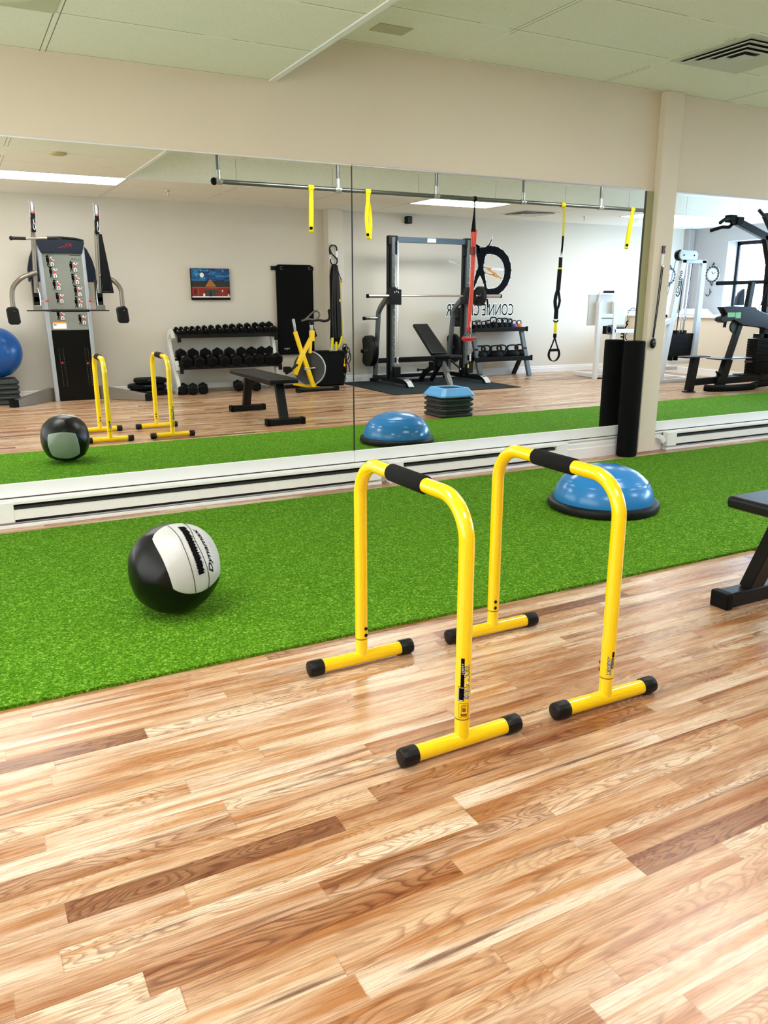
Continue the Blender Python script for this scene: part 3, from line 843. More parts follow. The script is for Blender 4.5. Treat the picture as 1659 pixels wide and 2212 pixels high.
# suspension trainer
x = 6.44
t = thing('suspension_trainer', 'black and yellow suspension trainer with handle hanging from the rail', 'suspension trainer', (x, RY, RZ))
rail_wrap(t, x, .06)
build(web(MB(), [(x + .012, RY, RZ - .02), (x + .026, RY, RZ - .1), (x + .03, RY, 1.88)], .028, .004, (.8, .6, 0)), 'yellow_extender', M('pale_yellow_webbing', (226, 210, 90), .8), t)
build(web(MB(), [(x + .03, RY, 1.92), (x + .026, RY, 1.80), (x + .02, RY, 1.72)], .022, .006, (.8, .6, 0)), 'main_strap', BLACK, t)
build(MB().tube([(x + .02, RY, 1.74), (x + .004, RY, 1.70), (x, RY, 1.68), (x + .03, RY, 1.68), (x + .026, RY, 1.70), (x + .02, RY, 1.74)], .004, 8), 'carabiner', CHROME, t)
build(web(MB(), [(x + .012, RY, 1.68), (x + .012, RY, 1.56)], .044, .012), 'buckle_pad', BLACK, t)
build(web(MB(), [(x + .01, RY, 1.562), (x + .008, RY, 1.545)], .05, .013), 'yellow_keeper', YELS, t)
build(web(MB(), [(x + .008, RY, 1.545), (x + .002, RY, 1.4), (x - .002, RY, 1.3)], .05, .02), 'strap_body', BLACK, t)
mb = MB()
web(mb, [(x - .004, RY, 1.32), (x - .03, RY, 1.24), (x - .038, RY, 1.18), (x - .03, RY, 1.12), (x - .012, RY, 1.06)], .045, .01)
web(mb, [(x - .004, RY, 1.32), (x + .02, RY, 1.24), (x + .034, RY, 1.18), (x + .02, RY, 1.12), (x - .006, RY, 1.06)], .03, .01)
web(mb, [(x - .01, RY, 1.07), (x - .012, RY, .97)], .05, .018)
build(mb, 'padded_loop', BLACK, t)
build(MB().tube([(x - .045, RY, .955), (x - .03, RY, .94), (x + .01, RY, .94), (x + .025, RY, .955)], .009, 8), 'adjuster_buckle', BLACK, t)
build(web(MB(), [(x - .01, RY, .945), (x - .012, RY, .80)], .042, .006), 'yellow_strap', YELS, t)
build(web(MB(), [(x - .012, RY, .80), (x - .012, RY, .75)], .044, .012), 'logo_keeper', INK, t)
mb = MB()
for s in (-1, 1): mb.tube([(x - .012, RY, .755), (x - .012 + s * .03, RY, .68), (x - .012 + s * .068, RY, .60)], .009, 8)
build(mb, 'handle_strap', BLACK, t)
build(MB().cyl((x - .08, RY, .605), (x + .058, RY, .605), .017, 16), 'hand_grip', GRIP, t)
mb = MB()
web(mb, smooth_path([(x - .08, RY, .60), (x - .092, RY, .55), (x - .07, RY, .50), (x - .03, RY, .475), (x + .008, RY, .475), (x + .048, RY, .50), (x + .07, RY, .55), (x + .058, RY, .60)]), .035, .008, (0, 1, 0))
build(mb, 'foot_cradle', BLACK, t)

# red resistance bands
x = 5.21
t = thing('resistance_band', 'red resistance band with red handle hanging from the rail', 'resistance band', (x, RY, RZ))
pts = arc((x, RY, RZ), .0255, 0, 360, 20, (0, 1, 0), (0, 0, 1))
build(web(MB(), pts, .028, .005), 'rail_loop', BLACK, t)
build(MB().tube([(x, RY, RZ - .02), (x + .002, RY, RZ - .08), (x, RY, 2.08)], [.008, .006, .012], 10).tube([(x, RY, 2.10), (x - .004, RY, 1.92)], [.012, .032], 12, flat=.5), 'anchor_strap', BLACK, t)
mb = MB()
for dx, xb in ((-.024, -.022), (-.008, -.006), (.010, -.004), (.026, -.0)):
    mb.tube(smooth_path([(x + dx, RY + dx * .4, 1.94), (x + dx * .9, RY, 1.72), (x - .012 + dx * .7, RY + .01, 1.4), (x - .02 + dx * .8, RY, 1.1), (x - .028 + xb, RY, .86)], 5), .0075, 8)
build(mb, 'latex_tube', REDB, t)
build(MB().cyl((x - .002, RY, 1.76), (x - .004, RY, 1.68), .036, 16), 'band_collar', M('dark_red_rubber', (110, 30, 30), .5), t)
build(MB().cyl((x - .03, RY, .888), (x - .03, RY, .865), .036, 16).cyl((x - .03, RY, .90), (x - .03, RY, .85), .02, 16), 'handle_ring', RED, t)
mb = MB()
for a, b in ((-.02, -.085), (-.008, -.05), (.008, .01), (.02, .035)): mb.tube([(x - .03 + a, RY, .86), (x - .03 + b, RY, .78)], .004, 6)
build(mb, 'handle_cords', M('grey_cord', (90, 90, 92), .6), t)
build(MB().tube([(x - .115, RY, .772), (x - .06, RY, .768), (x + .01, RY, .768), (x + .06, RY, .776)], [.019, .024, .019, .013], 14).bar((x - .10, RY, .755), (x + .03, RY, .755), .02, .03), 'red_handle', RED, t)

# ------------------------------------------------------------------ cable machine (functional trainer)
PY = -5.70
t = thing('cable_machine', 'tall grey dual-arm cable machine with exercise chart, at left in the mirror', 'cable machine', (1.26, PY, 0))
def quad_panel(mb, zz, y0, y1, mi=0):
    """zz: list of (z, xl, xr)"""
    vs = []
    for z_, a, b in zz: vs += [V((a, y0, z_)), V((b, y0, z_)), V((b, y1, z_)), V((a, y1, z_))]
    n = len(zz); fs = [(0, 1, 2, 3), tuple(4 * (n - 1) + k for k in range(4))]
    for i in range(n - 1):
        for k in range(4): fs.append((i * 4 + k, i * 4 + (k + 1) % 4, (i + 1) * 4 + (k + 1) % 4, (i + 1) * 4 + k))
    return mb.add(vs, fs, mi)
build(quad_panel(MB(), [(.0, 1.01, 1.06), (1.82, .985, 1.025)], PY - .12, PY + .02), 'side_rail', SILVER, t, bevel=.006)
build(quad_panel(MB(), [(.0, 1.475, 1.525), (1.82, 1.465, 1.50)], PY - .12, PY + .02), 'side_rail', SILVER, t, bevel=.006)
pl = build(quad_panel(MB(), [(.845, 1.045, 1.485), (1.73, 1.02, 1.47)], PY - .06, PY), 'exercise_chart', M('chart_panel', (128, 132, 126), .25, spec=.6), t)
build(quad_panel(MB(), [(.0, 1.055, 1.48), (.845, 1.045, 1.485)], PY - .08, PY - .004), 'weight_shroud', M('smoked_plastic', (6, 6, 7), .3, spec=.2), t)
hd = MB()
top = [(1.02, 1.72)] + [(1.02 - .045 * math.sin(i / 8 * PI / 2), 1.72 + .14 * i / 8) for i in range(9)] + [(.98 + .065 * i, 1.865 + .03 * math.sin(i / 8 * PI)) for i in range(9)] + [(1.505, 1.84), (1.47, 1.72)]
build(MB().prism(top, .1, wallxz(PY - .07)), 'header_cowl', NAVY, t, bevel=.006)
build(MB().tube([(.99, PY + .01, 1.865), (1.1, PY + .03, 1.885), (1.25, PY + .035, 1.893), (1.4, PY + .03, 1.885), (1.5, PY + .01, 1.865)], .014, 10), 'header_trim', BLACKP, t)
lg = MB(); P_ = PY + .0315
for pts in ([(1.36, 1.80), (1.335, 1.815), (1.32, 1.79), (1.30, 1.825), (1.285, 1.785), (1.262, 1.80), (1.25, 1.785), (1.21, 1.785)], [(1.36, 1.815), (1.335, 1.83), (1.31, 1.825)]):
    lg.tube([(a, P_, b) for a, b in pts], .0035, 6)
build(lg, 'header_emblem', RED, t)
# pictograms
def figure(cx, cz, k, flip=1, pose=0):
    mb = MB(); yy = PY + .0012
    def pl_(pts, w, mi, dy):
        for a, b in zip(pts[:-1], pts[1:]):
            mb.bar((cx + flip * a[0] * k, yy + dy, cz + a[1] * k), (cx + flip * b[0] * k, yy + dy, cz + b[1] * k), w * k, .001, (0, 1, 0), mi=mi)
    def dot(p, r, mi, dy): mb.prism([(cx + flip * p[0] * k + r * k * math.cos(i * PI / 5), cz + p[1] * k + r * k * math.sin(i * PI / 5)) for i in range(10)], .0008, wallxz(yy + dy), mi)
    arms = [[(-1.0, .9), (-.7, .5)], [(-1.05, 1.2), (-.7, .6)], [(-.95, .2), (-.7, .5)]][pose % 3]
    pl_([(-.7, .6), (-.66, -.25)], .55, 0, 0); dot((-.68, .85), .2, 0, 0)
    pl_([(-.66, -.2), (-.85, -1)], .17, 0, 0); pl_([(-.6, -.2), (-.5, -.95)], .17, 0, 0); pl_(arms, .12, 0, 0)
    pl_([arms[0], (-.3, .9)], .1, 0, 0)
    pl_([(0, .35), (.05, -.25)], .32, 1, .0012)
    dot((0, .62), .16, 2, .0012)
    pl_([(.05, .3), (.45, .5 if pose % 2 else .1), (.6, .75 if pose % 2 else .05)], .1, 2, .002)
    pl_([(0, -.25), (-.12, -.6), (-.05, -1)], .14, 2, .002); pl_([(.1, -.25), (.35, -.55), (.3, -1)], .14, 2, .002)
    pl_([(-.8, -1.15), (.6, -1.15)], .05, 0, 0)
    build(mb, 'exercise_pictogram', [INK, RED, INKW], t, smooth=False)
for i, (cx, cz) in enumerate(((1.125, 1.635), (1.145, 1.505), (1.17, 1.365), (1.19, 1.215), (1.18, 1.02), (1.375, 1.575), (1.385, 1.435), (1.40, 1.295), (1.395, 1.165), (1.42, .965))):
    figure(cx, cz, .058, 1, i)
mb = MB().box(1.07, 1.155, PY + .0008, PY + .0015, 1.70, 1.7025, 0).box(1.33, 1.45, PY + .0008, PY + .0015, 1.695, 1.700, 0).box(1.345, 1.40, PY + .0008, PY + .0015, 1.662, 1.666, 0).box(1.34, 1.45, PY + .0008, PY + .0015, 1.65, 1.653, 0)
build(mb, 'chart_heading', INK, t)
build(MB().box(1.07, 1.22, PY + .0008, PY + .002, .86, .935, 0).box(1.07, 1.22, PY + .0008, PY + .0022, .92, .94, 1).box(1.08, 1.11, PY + .0008, PY + .0026, .90, .912, 2), 'warning_label', [INKW, M('label_orange', (220, 150, 60), .6), INK], t)
# selector pins and number dots
for kx, kz in ((1.13, .46), (1.42, .445)):
    build(MB().sphere((kx, PY + .012, kz), .0125, 14, 8).cyl((kx, PY - .01, kz), (kx, PY + .01, kz), .004, 8), 'selector_pin', RED, t)
mb = MB()
for i in range(19):
    for kx in (1.105, 1.15, 1.40, 1.435):
        zz = .62 - i * .0245; mb.box(kx + i * .0008, kx + .005 + i * .0008, PY - .003, PY - .002, zz, zz + .006)
build(mb, 'weight_numbers', M('grey_ink2', (150, 150, 150), .6), t)
for kx in (1.10, 1.145, 1.398, 1.43): pass
# rear cowls
for s, cx in ((-1, .995), (1, 1.50)):
    pr = [(cx, 1.83), (cx + s * .05, 1.78), (cx + s * .10, 1.66), (cx + s * .128, 1.54), (cx + s * .13, 1.40), (cx, 1.40)]
    build(MB().prism(pr, .04, wallxz(PY - .16)), 'rear_cowl', NAVY, t, bevel=.005)
# side uprights, arms, pads
for s in (-1, 1):
    cx = .945 if s < 0 else 1.625
    yU = PY + .2
    bot = .905 if s < 0 else 1.60
    build(MB().tube([(bot, yU, 1.27), (cx, yU, 1.97)], .024, 16), 'upright_tube', BRONZE, t)
    build(MB().bar((bot, yU - .06, 1.07), (bot + .02 * (cx - bot), yU - .06, 1.42), .07, .12, (0, 1, 0)), 'pivot_carriage', BLACKM, t, bevel=.006)
    build(MB().box(bot - .045, bot + .045, yU - .03, yU + .05, 1.07, 1.135), 'carriage_box', M('grey_bracket', (120, 122, 116), .4, .4), t, bevel=.005)
    build(MB().bar((bot, PY - .02, 1.2), (bot, yU, 1.2), .05, .05), 'mounting_arm', SILVER, t)
    px = 1.16 if s < 0 else 1.34
    mb = MB().cyl((bot - s * .03, yU - .02, 1.18), (bot - s * .11, yU - .02, 1.18), .009, 10)
    build(mb, 'release_handle', CHROME, t)
    build(MB().cyl((bot - s * .10, yU - .02, 1.18), (bot - s * .125, yU - .02, 1.185), .012, 10).cyl((bot - s * .03, yU, 1.085), (bot - s * .12, yU, 1.08), .006, 8), 'red_release_grip', RED, t)
    build(MB().tube(smooth_path([(bot - s * .03, yU + .01, 1.10), (bot - s * .035, yU + .01, 1.25), (bot - s * .01, yU + .01, 1.38)]), .006, 8), 'chrome_guide', CHROME, t)
    # pulley at the top
    pu = MB().lathe([(.0, -.012), (.055, -.012), (.065, -.006), (.055, 0), (.065, .006), (.055, .012), (0, .012)], (cx + .003, yU + .09, 2.19), 'x', 28)
    build(pu, 'top_pulley', WHITEP, t)
    for dx in (-.026, .030):
        build(MB().prism([(yU + .05, 2.08), (yU + .13, 2.08), (yU + .135, 2.22), (yU + .11, 2.27), (yU + .07, 2.27), (yU + .045, 2.22)], .004, lambda u, v, w, dx=dx: V((cx + dx + w, u, v))), 'pulley_plate', M('light_grey_plate', (200, 202, 206), .35, .3), t, bevel=.002)
    build(MB().box(cx - .008, cx + .022, yU + .08, yU + .11, 2.12, 2.19).box(cx - .006, cx + .018, yU + .08, yU + .105, 2.20, 2.22), 'red_cable_stop', RED, t, bevel=.004)
    build(MB().bar((cx, yU + .05, 1.93), (cx + .004, yU + .08, 2.13), .045, .05, (0, 1, 0)), 'pulley_stem', BLACKM, t, bevel=.004)
    ck = []
    for i in range(15):
        a = 2 * PI * i / 14; ck.append((cx + .006 + .011 * math.cos(a), yU + .12, 1.985 + .036 * math.sin(a)))
    build(MB().tube(ck[:-1], .0035, 8, closed=True).tube([(cx + .004, yU + .12, 2.06), (cx + .004, yU + .12, 2.02)], .006, 8), 'carabiner', CHROME, t)
    # swing arm with foot pad
    if s < 0: pa = [(.93, yU + .02, 1.50), (.86, yU + .05, 1.475), (.76, yU + .09, 1.43), (.67, yU + .10, 1.34), (.643, yU + .11, 1.24), (.64, yU + .12, 1.12), (.645, yU + .15, 1.06)]
    else: pa = [(1.62, yU + .02, 1.47), (1.69, yU + .05, 1.45), (1.77, yU + .09, 1.40), (1.825, yU + .10, 1.32), (1.832, yU + .11, 1.22), (1.832, yU + .12, 1.12), (1.835, yU + .15, 1.06)]
    build(MB().tube(smooth_path(pa, 6), .0255, 16), 'swing_arm', BRONZE, t)
    q = pa[-1][0] - .005
    build(MB().prism([(q - .068, .95), (q - .05, .925), (q + .04, .925), (q + .062, .95), (q + .05, 1.09), (q + .02, 1.125), (q - .055, 1.115), (q - .078, 1.09)], .07, wallxz(yU + .10)), 'foot_pad', BLACKP, t, bevel=.012)
build(MB().cyl((.78, PY + .28, 1.075), (1.68, PY + .28, 1.072), .006, 10).cyl((1.035, PY + .29, 1.075), (1.455, PY + .29, 1.072), .017, 14).cyl((.985, PY + .29, 1.075), (1.035, PY + .29, 1.075), .01, 10), 'lower_bar', BLACKP, t)
bar = MB().tube([(.70, PY + .32, 1.852), (.85, PY + .32, 1.853), (1.0, PY + .32, 1.862), (1.1, PY + .32, 1.866)], .013, 12)
build(bar, 'curl_bar', CHROME, t)
build(MB().cyl((.715, PY + .32, 1.852), (.85, PY + .32, 1.853), .0175, 14).sphere((.70, PY + .32, 1.852), .025, 14, 8, (.8, 1, 1)).cyl((1.07, PY + .32, 1.864), (1.19, PY + .32, 1.868), .016, 14).box(1.17, 1.22, PY + .30, PY + .34, 1.85, 1.885), 'curl_bar_grips', BLACKP, t)
build(MB().prism([(1.625, 1.925), (1.66, 1.925), (1.74, 1.27), (1.60, 1.27)], .012, wallxz(PY + .34)), 'black_tricep_strap', BLACK, t)
build(MB().tube([(1.62, PY + .36, 1.36), (1.60, PY + .36, 1.29), (1.66, PY + .36, 1.285), (1.72, PY + .36, 1.29), (1.70, PY + .36, 1.36)], .008, 8), 'strap_handle', BLACKP, t)
# floor beams
for s in (-1, 1):
    a = (.99, PY - .07, 0) if s < 0 else (1.54, PY - .06, 0); b = (.515, PY + .36, 0) if s < 0 else (2.05, PY + .45, 0)
    d = (V(b) - V(a)); n = V((-d.y, d.x, 0)).normalized() * .04
    vs = [V(a) + n, V(a) - n, V(b) - n, V(b) + n]; vs = vs + [v + V((0, 0, .165 if i < 2 else .075)) for i, v in enumerate(vs)]
    build(MB().add(vs, [(0, 3, 2, 1), (4, 5, 6, 7), (0, 1, 5, 4), (1, 2, 6, 5), (2, 3, 7, 6), (3, 0, 4, 7)]), 'floor_beam', BRONZE, t, bevel=.006)
    e = V(b) - d.normalized() * .05
    vs = [e + n * 1.06, e - n * 1.06, V(b) - n * 1.06 + d.normalized() * .01, V(b) + n * 1.06 + d.normalized() * .01]; vs = vs + [v + V((0, 0, .085 if i < 2 else .08)) for i, v in enumerate(vs)]
    build(MB().add(vs, [(0, 3, 2, 1), (4, 5, 6, 7), (0, 1, 5, 4), (1, 2, 6, 5), (2, 3, 7, 6), (3, 0, 4, 7)]), 'beam_end_cap', BLACK, t)
build(MB().box(.93, 1.60, PY - .16, PY - .03, .0, .12), 'base_block', BRONZE, t, bevel=.006)

# ------------------------------------------------------------------ stability ball on risers
t = thing('stability_ball', 'large glossy blue exercise ball resting on black riser stack at left edge', 'exercise ball', (.42, -5.80, .31))
build(MB().sphere((.42, -5.78, .600), .292, 48, 30), 'ball_shell', BLUED, t)
rp2 = riser_proto('black plastic step riser under the large exercise ball')
ns = ['bottom', 'second from bottom', 'third from bottom', 'fourth from bottom', 'topmost']
for i in range(5):
    o = rp2 if i == 0 else copy_tree(rp2)
    o.location = (.42, -5.80, .0585 * i + (0 if i else 0)); o.scale = (1, 1, 1.12); o['group'] = 'black step risers under the exercise ball'
    o['label'] = 'black plastic step riser, %s in the stack under the large blue ball' % ns[i]
# black sandbags / folded risers on the floor
for i, (xx, ww, zz) in enumerate(((2.165, .245, 0), (2.145, .235, .075), (2.19, .20, .148))):
    s = thing('sandbag', ['flat black exercise bag, bottom of the pile between cable machine and dumbbell rack', 'flat black exercise bag, middle of the pile between cable machine and dumbbell rack', 'flat black exercise bag on top of the pile beside the cable machine'][i], 'exercise bag', (xx, -5.88, zz), 'black exercise bags piled on the floor')
    mb = MB().sphere((xx, -5.88, zz + .038), 1, 28, 12)
    for j in range(len(mb.v)):
        d = mb.v[j] - V((xx, -5.88, zz + .038)); 
        f = lambda q: math.copysign(abs(q) ** .45, q)
        mb.v[j] = V((xx + f(d.x) * ww, -5.88 + f(d.y) * .15, zz + .038 + f(d.z) * .0375))
    build(mb, 'bag_body', BLACK, s)
    build(MB().tube(smooth_path([(xx - .06, -5.74, zz + .05), (xx - .03, -5.715, zz + .055), (xx + .03, -5.715, zz + .055), (xx + .06, -5.74, zz + .05)]), .008, 8), 'carry_handle', CHAR, s)

# ------------------------------------------------------------------ painting
t = thing('painting', 'small unframed canvas of a red building under a moonlit blue sky', 'painting', (3.11, YB + .015, 1.39))
x0, x1, z0, z1 = 2.85, 3.37, 1.19, 1.592; yf = YB + .04
build(MB().box(x0, x1, YB + .001, yf, z0, z1), 'canvas', BLACK, t, bevel=.002)
def sky():
    k = NT('painted_night_sky'); p = k.n('ShaderNodeTexCoord').outputs['Object']
    mp = k.n('ShaderNodeMapping', inp={'Vector': p, 'Scale': (5, 1, 16)})
    f = k.noise(mp.outputs[0], 1.6, 5, .6, 1.)
    k.set('Base Color', k.ramp(f, [(.33, srgb((6, 20, 66))), (.48, srgb((10, 62, 124))), (.60, srgb((20, 120, 170))), (.72, srgb((80, 180, 200)))])); k.set('Roughness', .35)
    return k.mat
SKY = sky()
def rect(mb, a, b, c_, d, mi, e=.001):
    mb.box(a, b, yf, yf + e, c_, d, mi)
mb = MB()
rect(mb, x0 + .004, x1 - .004, 1.43, z1 - .004, 0)
rect(mb, x0 + .004, x1 - .004, 1.355, 1.43, 1, .0012)
rect(mb, x0 + .004, x1 - .004, 1.235, 1.355, 2, .0012)
rect(mb, x0 + .004, x1 - .004, 1.222, 1.238, 3, .0016)
W_ = lambda e: wallxz(yf + e)
mb.prism([(3.035, 1.362), (3.185, 1.362), (3.10, 1.458)], .001, W_(.0012), 4)
mb.prism([(3.06, 1.372), (3.165, 1.372), (3.10, 1.44)], .001, W_(.0018), 5)
mb.prism([(2.995 + .028 * math.cos(i * PI / 10), 1.506 + .031 * math.sin(i * PI / 10)) for i in range(20)], .001, W_(.001), 3)
mb.box(x0 + .004, x1 - .004, yf, yf + .002, 1.346, 1.352, 4)
mb.box(3.03, 3.195, yf, yf + .0022, 1.252, 1.328, 6)
for a, b, c_, d, m_ in ((2.885, 2.912, 1.262, 1.322, 6), (2.937, 2.943, 1.238, 1.345, 5), (3.0, 3.026, 1.222, 1.272, 3), (3.085, 3.12, 1.236, 1.30, 1), (3.333, 3.358, 1.28, 1.318, 6), (3.336, 3.356, 1.242, 1.262, 3), (3.262, 3.266, 1.24, 1.30, 5), (3.028, 3.2, 1.326, 1.332, 5)):
    mb.box(a, b, yf, yf + .003, c_, d, m_)
mb.prism([(3.264 + .009 * math.cos(i * PI / 5), 1.306 + .012 * math.sin(i * PI / 5)) for i in range(10)], .001, W_(.002), 3)
for a, b in ((2.985, 1.562), (3.08, 1.562), (3.03, 1.468), (3.28, 1.562), (2.92, 1.52), (3.15, 1.525)):
    mb.prism([(a + .005 * math.cos(i * PI / 3), b + .005 * math.sin(i * PI / 3)) for i in range(6)], .001, W_(.001), 3)
for i in range(9): mb.box(3.04 + i * .017, 3.045 + i * .017, yf, yf + .003, 1.255, 1.325, 7)
build(mb, 'painted_scene', [SKY, M('painted_roof', (34, 30, 28), .5, var=.5, scale=90), M('painted_red', (140, 20, 22), .45, var=.2, scale=40), INKW,
                            M('painted_orange', (180, 110, 50), .5), M('painted_gold', (160, 104, 30), .5), M('painted_dark_glass', (28, 34, 32), .4), M('painted_green_grey', (90, 104, 96), .5)], t, smooth=False)

# ------------------------------------------------------------------ dumbbells and their rack
def dumbbell():
    t = thing('hex_dumbbell', 'd', 'dumbbell')
    for s in (-1, 1):
        mb = MB(); vs = []
        for r, y in ((.030, .062), (.040, .066), (.040, .114), (.028, .122)):
            for k in range(6):
                a = PI / 6 + k * PI / 3; vs.append(V((r * math.cos(a), s * y, r * math.sin(a))))
        fs = [(i * 6 + k, i * 6 + (k + 1) % 6, (i + 1) * 6 + (k + 1) % 6, (i + 1) * 6 + k) for i in range(3) for k in range(6)] + [tuple(range(6)), tuple(18 + k for k in range(6))]
        build(mb.add(vs, fs), 'weight_head', BLACK, t, bevel=.002)
    build(MB().tube([(0, -.065, 0), (0, -.03, 0), (0, 0, 0), (0, .03, 0), (0, .065, 0)], [.010, .0135, .0155, .0135, .010], 14), 'handle', CHROME, t)
    return t
rk = thing('dumbbell_rack', 'white and black two-tier dumbbell rack against the back wall', 'dumbbell rack', (3.23, -5.86, 0))
for xs_, s in ((2.52, 1), (3.88, -1)):
    pts = smooth_path([(xs_, -5.70, .03), (xs_ - s * .01, -5.76, .20), (xs_ - s * .02, -5.84, .36), (xs_ - s * .03, -5.93, .55), (xs_ - s * .03, -5.98, .68), (xs_ - s * .02, -5.97, .76), (xs_, -5.93, .80)], 6)
    build(web(MB(), pts, .045, .075, (1, 0, 0)), 'side_frame', OFFW, rk, bevel=.004)
    build(MB().bar((xs_, -5.66, .02), (xs_, -6.05, .02), .045, .04), 'floor_rail', OFFW, rk, bevel=.004)
    build(MB().box(xs_ - .028, xs_ + .028, -5.69, -5.64, 0, .045), 'foot_cap', BLACK, rk)
    build(MB().bar((xs_, -5.72, .30), (xs_, -5.78, .42), .045, .05).bar((xs_, -5.85, .70), (xs_, -5.95, .80), .045, .04), 'shelf_bracket', OFFW, rk, bevel=.003)
build(MB().bar((2.52, -6.04, .07), (3.88, -6.04, .07), .04, .08), 'rear_crossbar', OFFW, rk, bevel=.004)
def tray(y0, z0, y1, z1, x0, x1, name):
    d = V((0, y1 - y0, z1 - z0)).normalized(); n = V((0, -d.z, d.y))
    mb = MB()
    a = V((0, y0, z0)); b = V((0, y1, z1))
    vs = []
    for x_ in (x0, x1):
        for p in (a - n * .0, b - n * .0, b - n * .01, a - n * .01): vs.append(p + V((x_, 0, 0)))
    mb.add(vs, [(0, 1, 2, 3), (4, 7, 6, 5), (0, 4, 5, 1), (1, 5, 6, 2), (2, 6, 7, 3), (3, 7, 4, 0)])
    mb.bar((x0, y0, z0), (x1, y0, z0), .02, .05).bar((x0, y1, z1), (x1, y1, z1), .02, .04)
    mb.bar((x0, y0 + .01, z0 - .04), (x0 + .045, y0 + .01, z0 - .04), .03, .07).bar((x1 - .045, y0 + .01, z0 - .04), (x1, y0 + .01, z0 - .04), .03, .07)
    build(mb, name, BLACKM, rk, bevel=.002)
tray(-5.82, .735, -6.04, .80, 2.56, 3.93, 'upper_shelf')
tray(-5.66, .345, -5.93, .42, 2.53, 3.92, 'lower_shelf')
proto = dumbbell()
words = ['first', 'second', 'third', 'fourth', 'fifth', 'sixth', 'seventh', 'eighth', 'ninth', 'tenth', 'eleventh', 'twelfth', 'thirteenth', 'fourteenth', 'fifteenth']
up = [2.60, 2.665, 2.735, 2.81, 2.89, 2.975, 3.065, 3.165, 3.265, 3.36, 3.465, 3.575, 3.69, 3.80, 3.895]
first = True
def place(x, y, z, k, label, grp, rx=0, rz=0):
    global first
    o = proto if first else copy_tree(proto); first = False
    o.location = (x, y, z); o.scale = (k, max(.8, k * .8), k); o.rotation_euler = (rx, 0, rz); o['label'] = label; o['group'] = grp
    return o
for i, xx in enumerate(up):
    k = .72 + .62 * i / 14
    yy = -5.93; zz = .7675 + .036 * k + .007
    place(xx, yy, zz, k, 'black hex dumbbell, %s from the left on the rack\'s upper shelf' % words[i] if i else 'smallest black hex dumbbell at the left end of the upper shelf', 'dumbbells on the upper shelf', -.28, 0)
lw = [2.625, 2.785, 2.955, 3.12, 3.285, 3.455, 3.60, 3.745, 3.86]
for i, xx in enumerate(lw):
    k = 1.95
    place(xx, -5.80, .3855 + .0365 * k, k, 'large black hex dumbbell, %s from the left on the rack\'s lower shelf' % words[i], 'dumbbells on the lower shelf', -.27, 0)
flo = [(2.59, -5.80, 'black dumbbell on the floor behind the left leg of the rack'), (2.70, -5.72, 'black dumbbell on the floor just right of the rack leg'), (2.84, -5.74, 'black dumbbell standing apart on the floor under the rack\'s left half'),
       (3.36, -5.86, 'black dumbbell on the floor under the rack, left of the bench leg'), (3.57, -5.76, 'black dumbbell on the floor under the rack, right of the bench leg')]
for (xx, yy, lb) in flo:
    k = 1.75; place(xx, yy, .0351 * k, k, lb, 'dumbbells on the floor under the rack', 0, .25)

# ------------------------------------------------------------------ hanging exercise mat
t = thing('exercise_mat', 'black rectangular exercise mat with rounded corners hung on the back wall', 'exercise mat', (4.3, YB + .03, .44))
def rrect(x0, x1, z0, z1, r, n=6):
    out = []
    for cx, cz, a0 in ((x1 - r, z1 - r, 0), (x0 + r, z1 - r, 90), (x0 + r, z0 + r, 180), (x1 - r, z0 + r, 270)):
        out += [(cx + r * math.cos(math.radians(a0 + 90 * i / n)), cz + r * math.sin(math.radians(a0 + 90 * i / n))) for i in range(n + 1)]
    return out
build(MB().prism(rrect(4.03, 4.58, .44, 1.66, .05), .022, wallxz(YB + .025)), 'mat_foam', M('black_nbr_foam', (10, 10, 11), .85, spec=.12), t, bevel=.006)
for xx in (4.11, 4.53):
    build(MB().tube([(xx + .02 * math.cos(a), YB + .049, 1.615 + .02 * math.sin(a)) for a in [math.radians(60 + 290 * i / 14) for i in range(15)]], .003, 6), 'grommet_ring', M('satin_grey_metal', (140, 140, 142), .4, .5), t)
mt = MB()
for i in range(9): mt.box(4.115 + i * .0095, 4.121 + i * .0095, YB + .0472, YB + .0478, .515, .529 + .003 * (i % 3))
mt.prism([(4.15, .510), (4.165, .510), (4.1575, .500)], .0006, wallxz(YB + .0472))
build(mt, 'printed_label', M('grey_print', (170, 170, 170), .6), t, smooth=False)
t = thing('mat_hanger', 'short black wall hook bar behind the top of the exercise mat', 'wall hook', (4.1, YB, 1.6))
build(MB().box(3.97, 4.60, YB + .001, YB + .02, 1.585, 1.64), 'hook_plate', BLACKM, t, bevel=.003)
for xx in (4.12, 4.52): build(MB().tube([(xx, YB + .02, 1.61), (xx, YB + .07, 1.605), (xx, YB + .075, 1.63)], .006, 8), 'hook_peg', BLACKM, t)
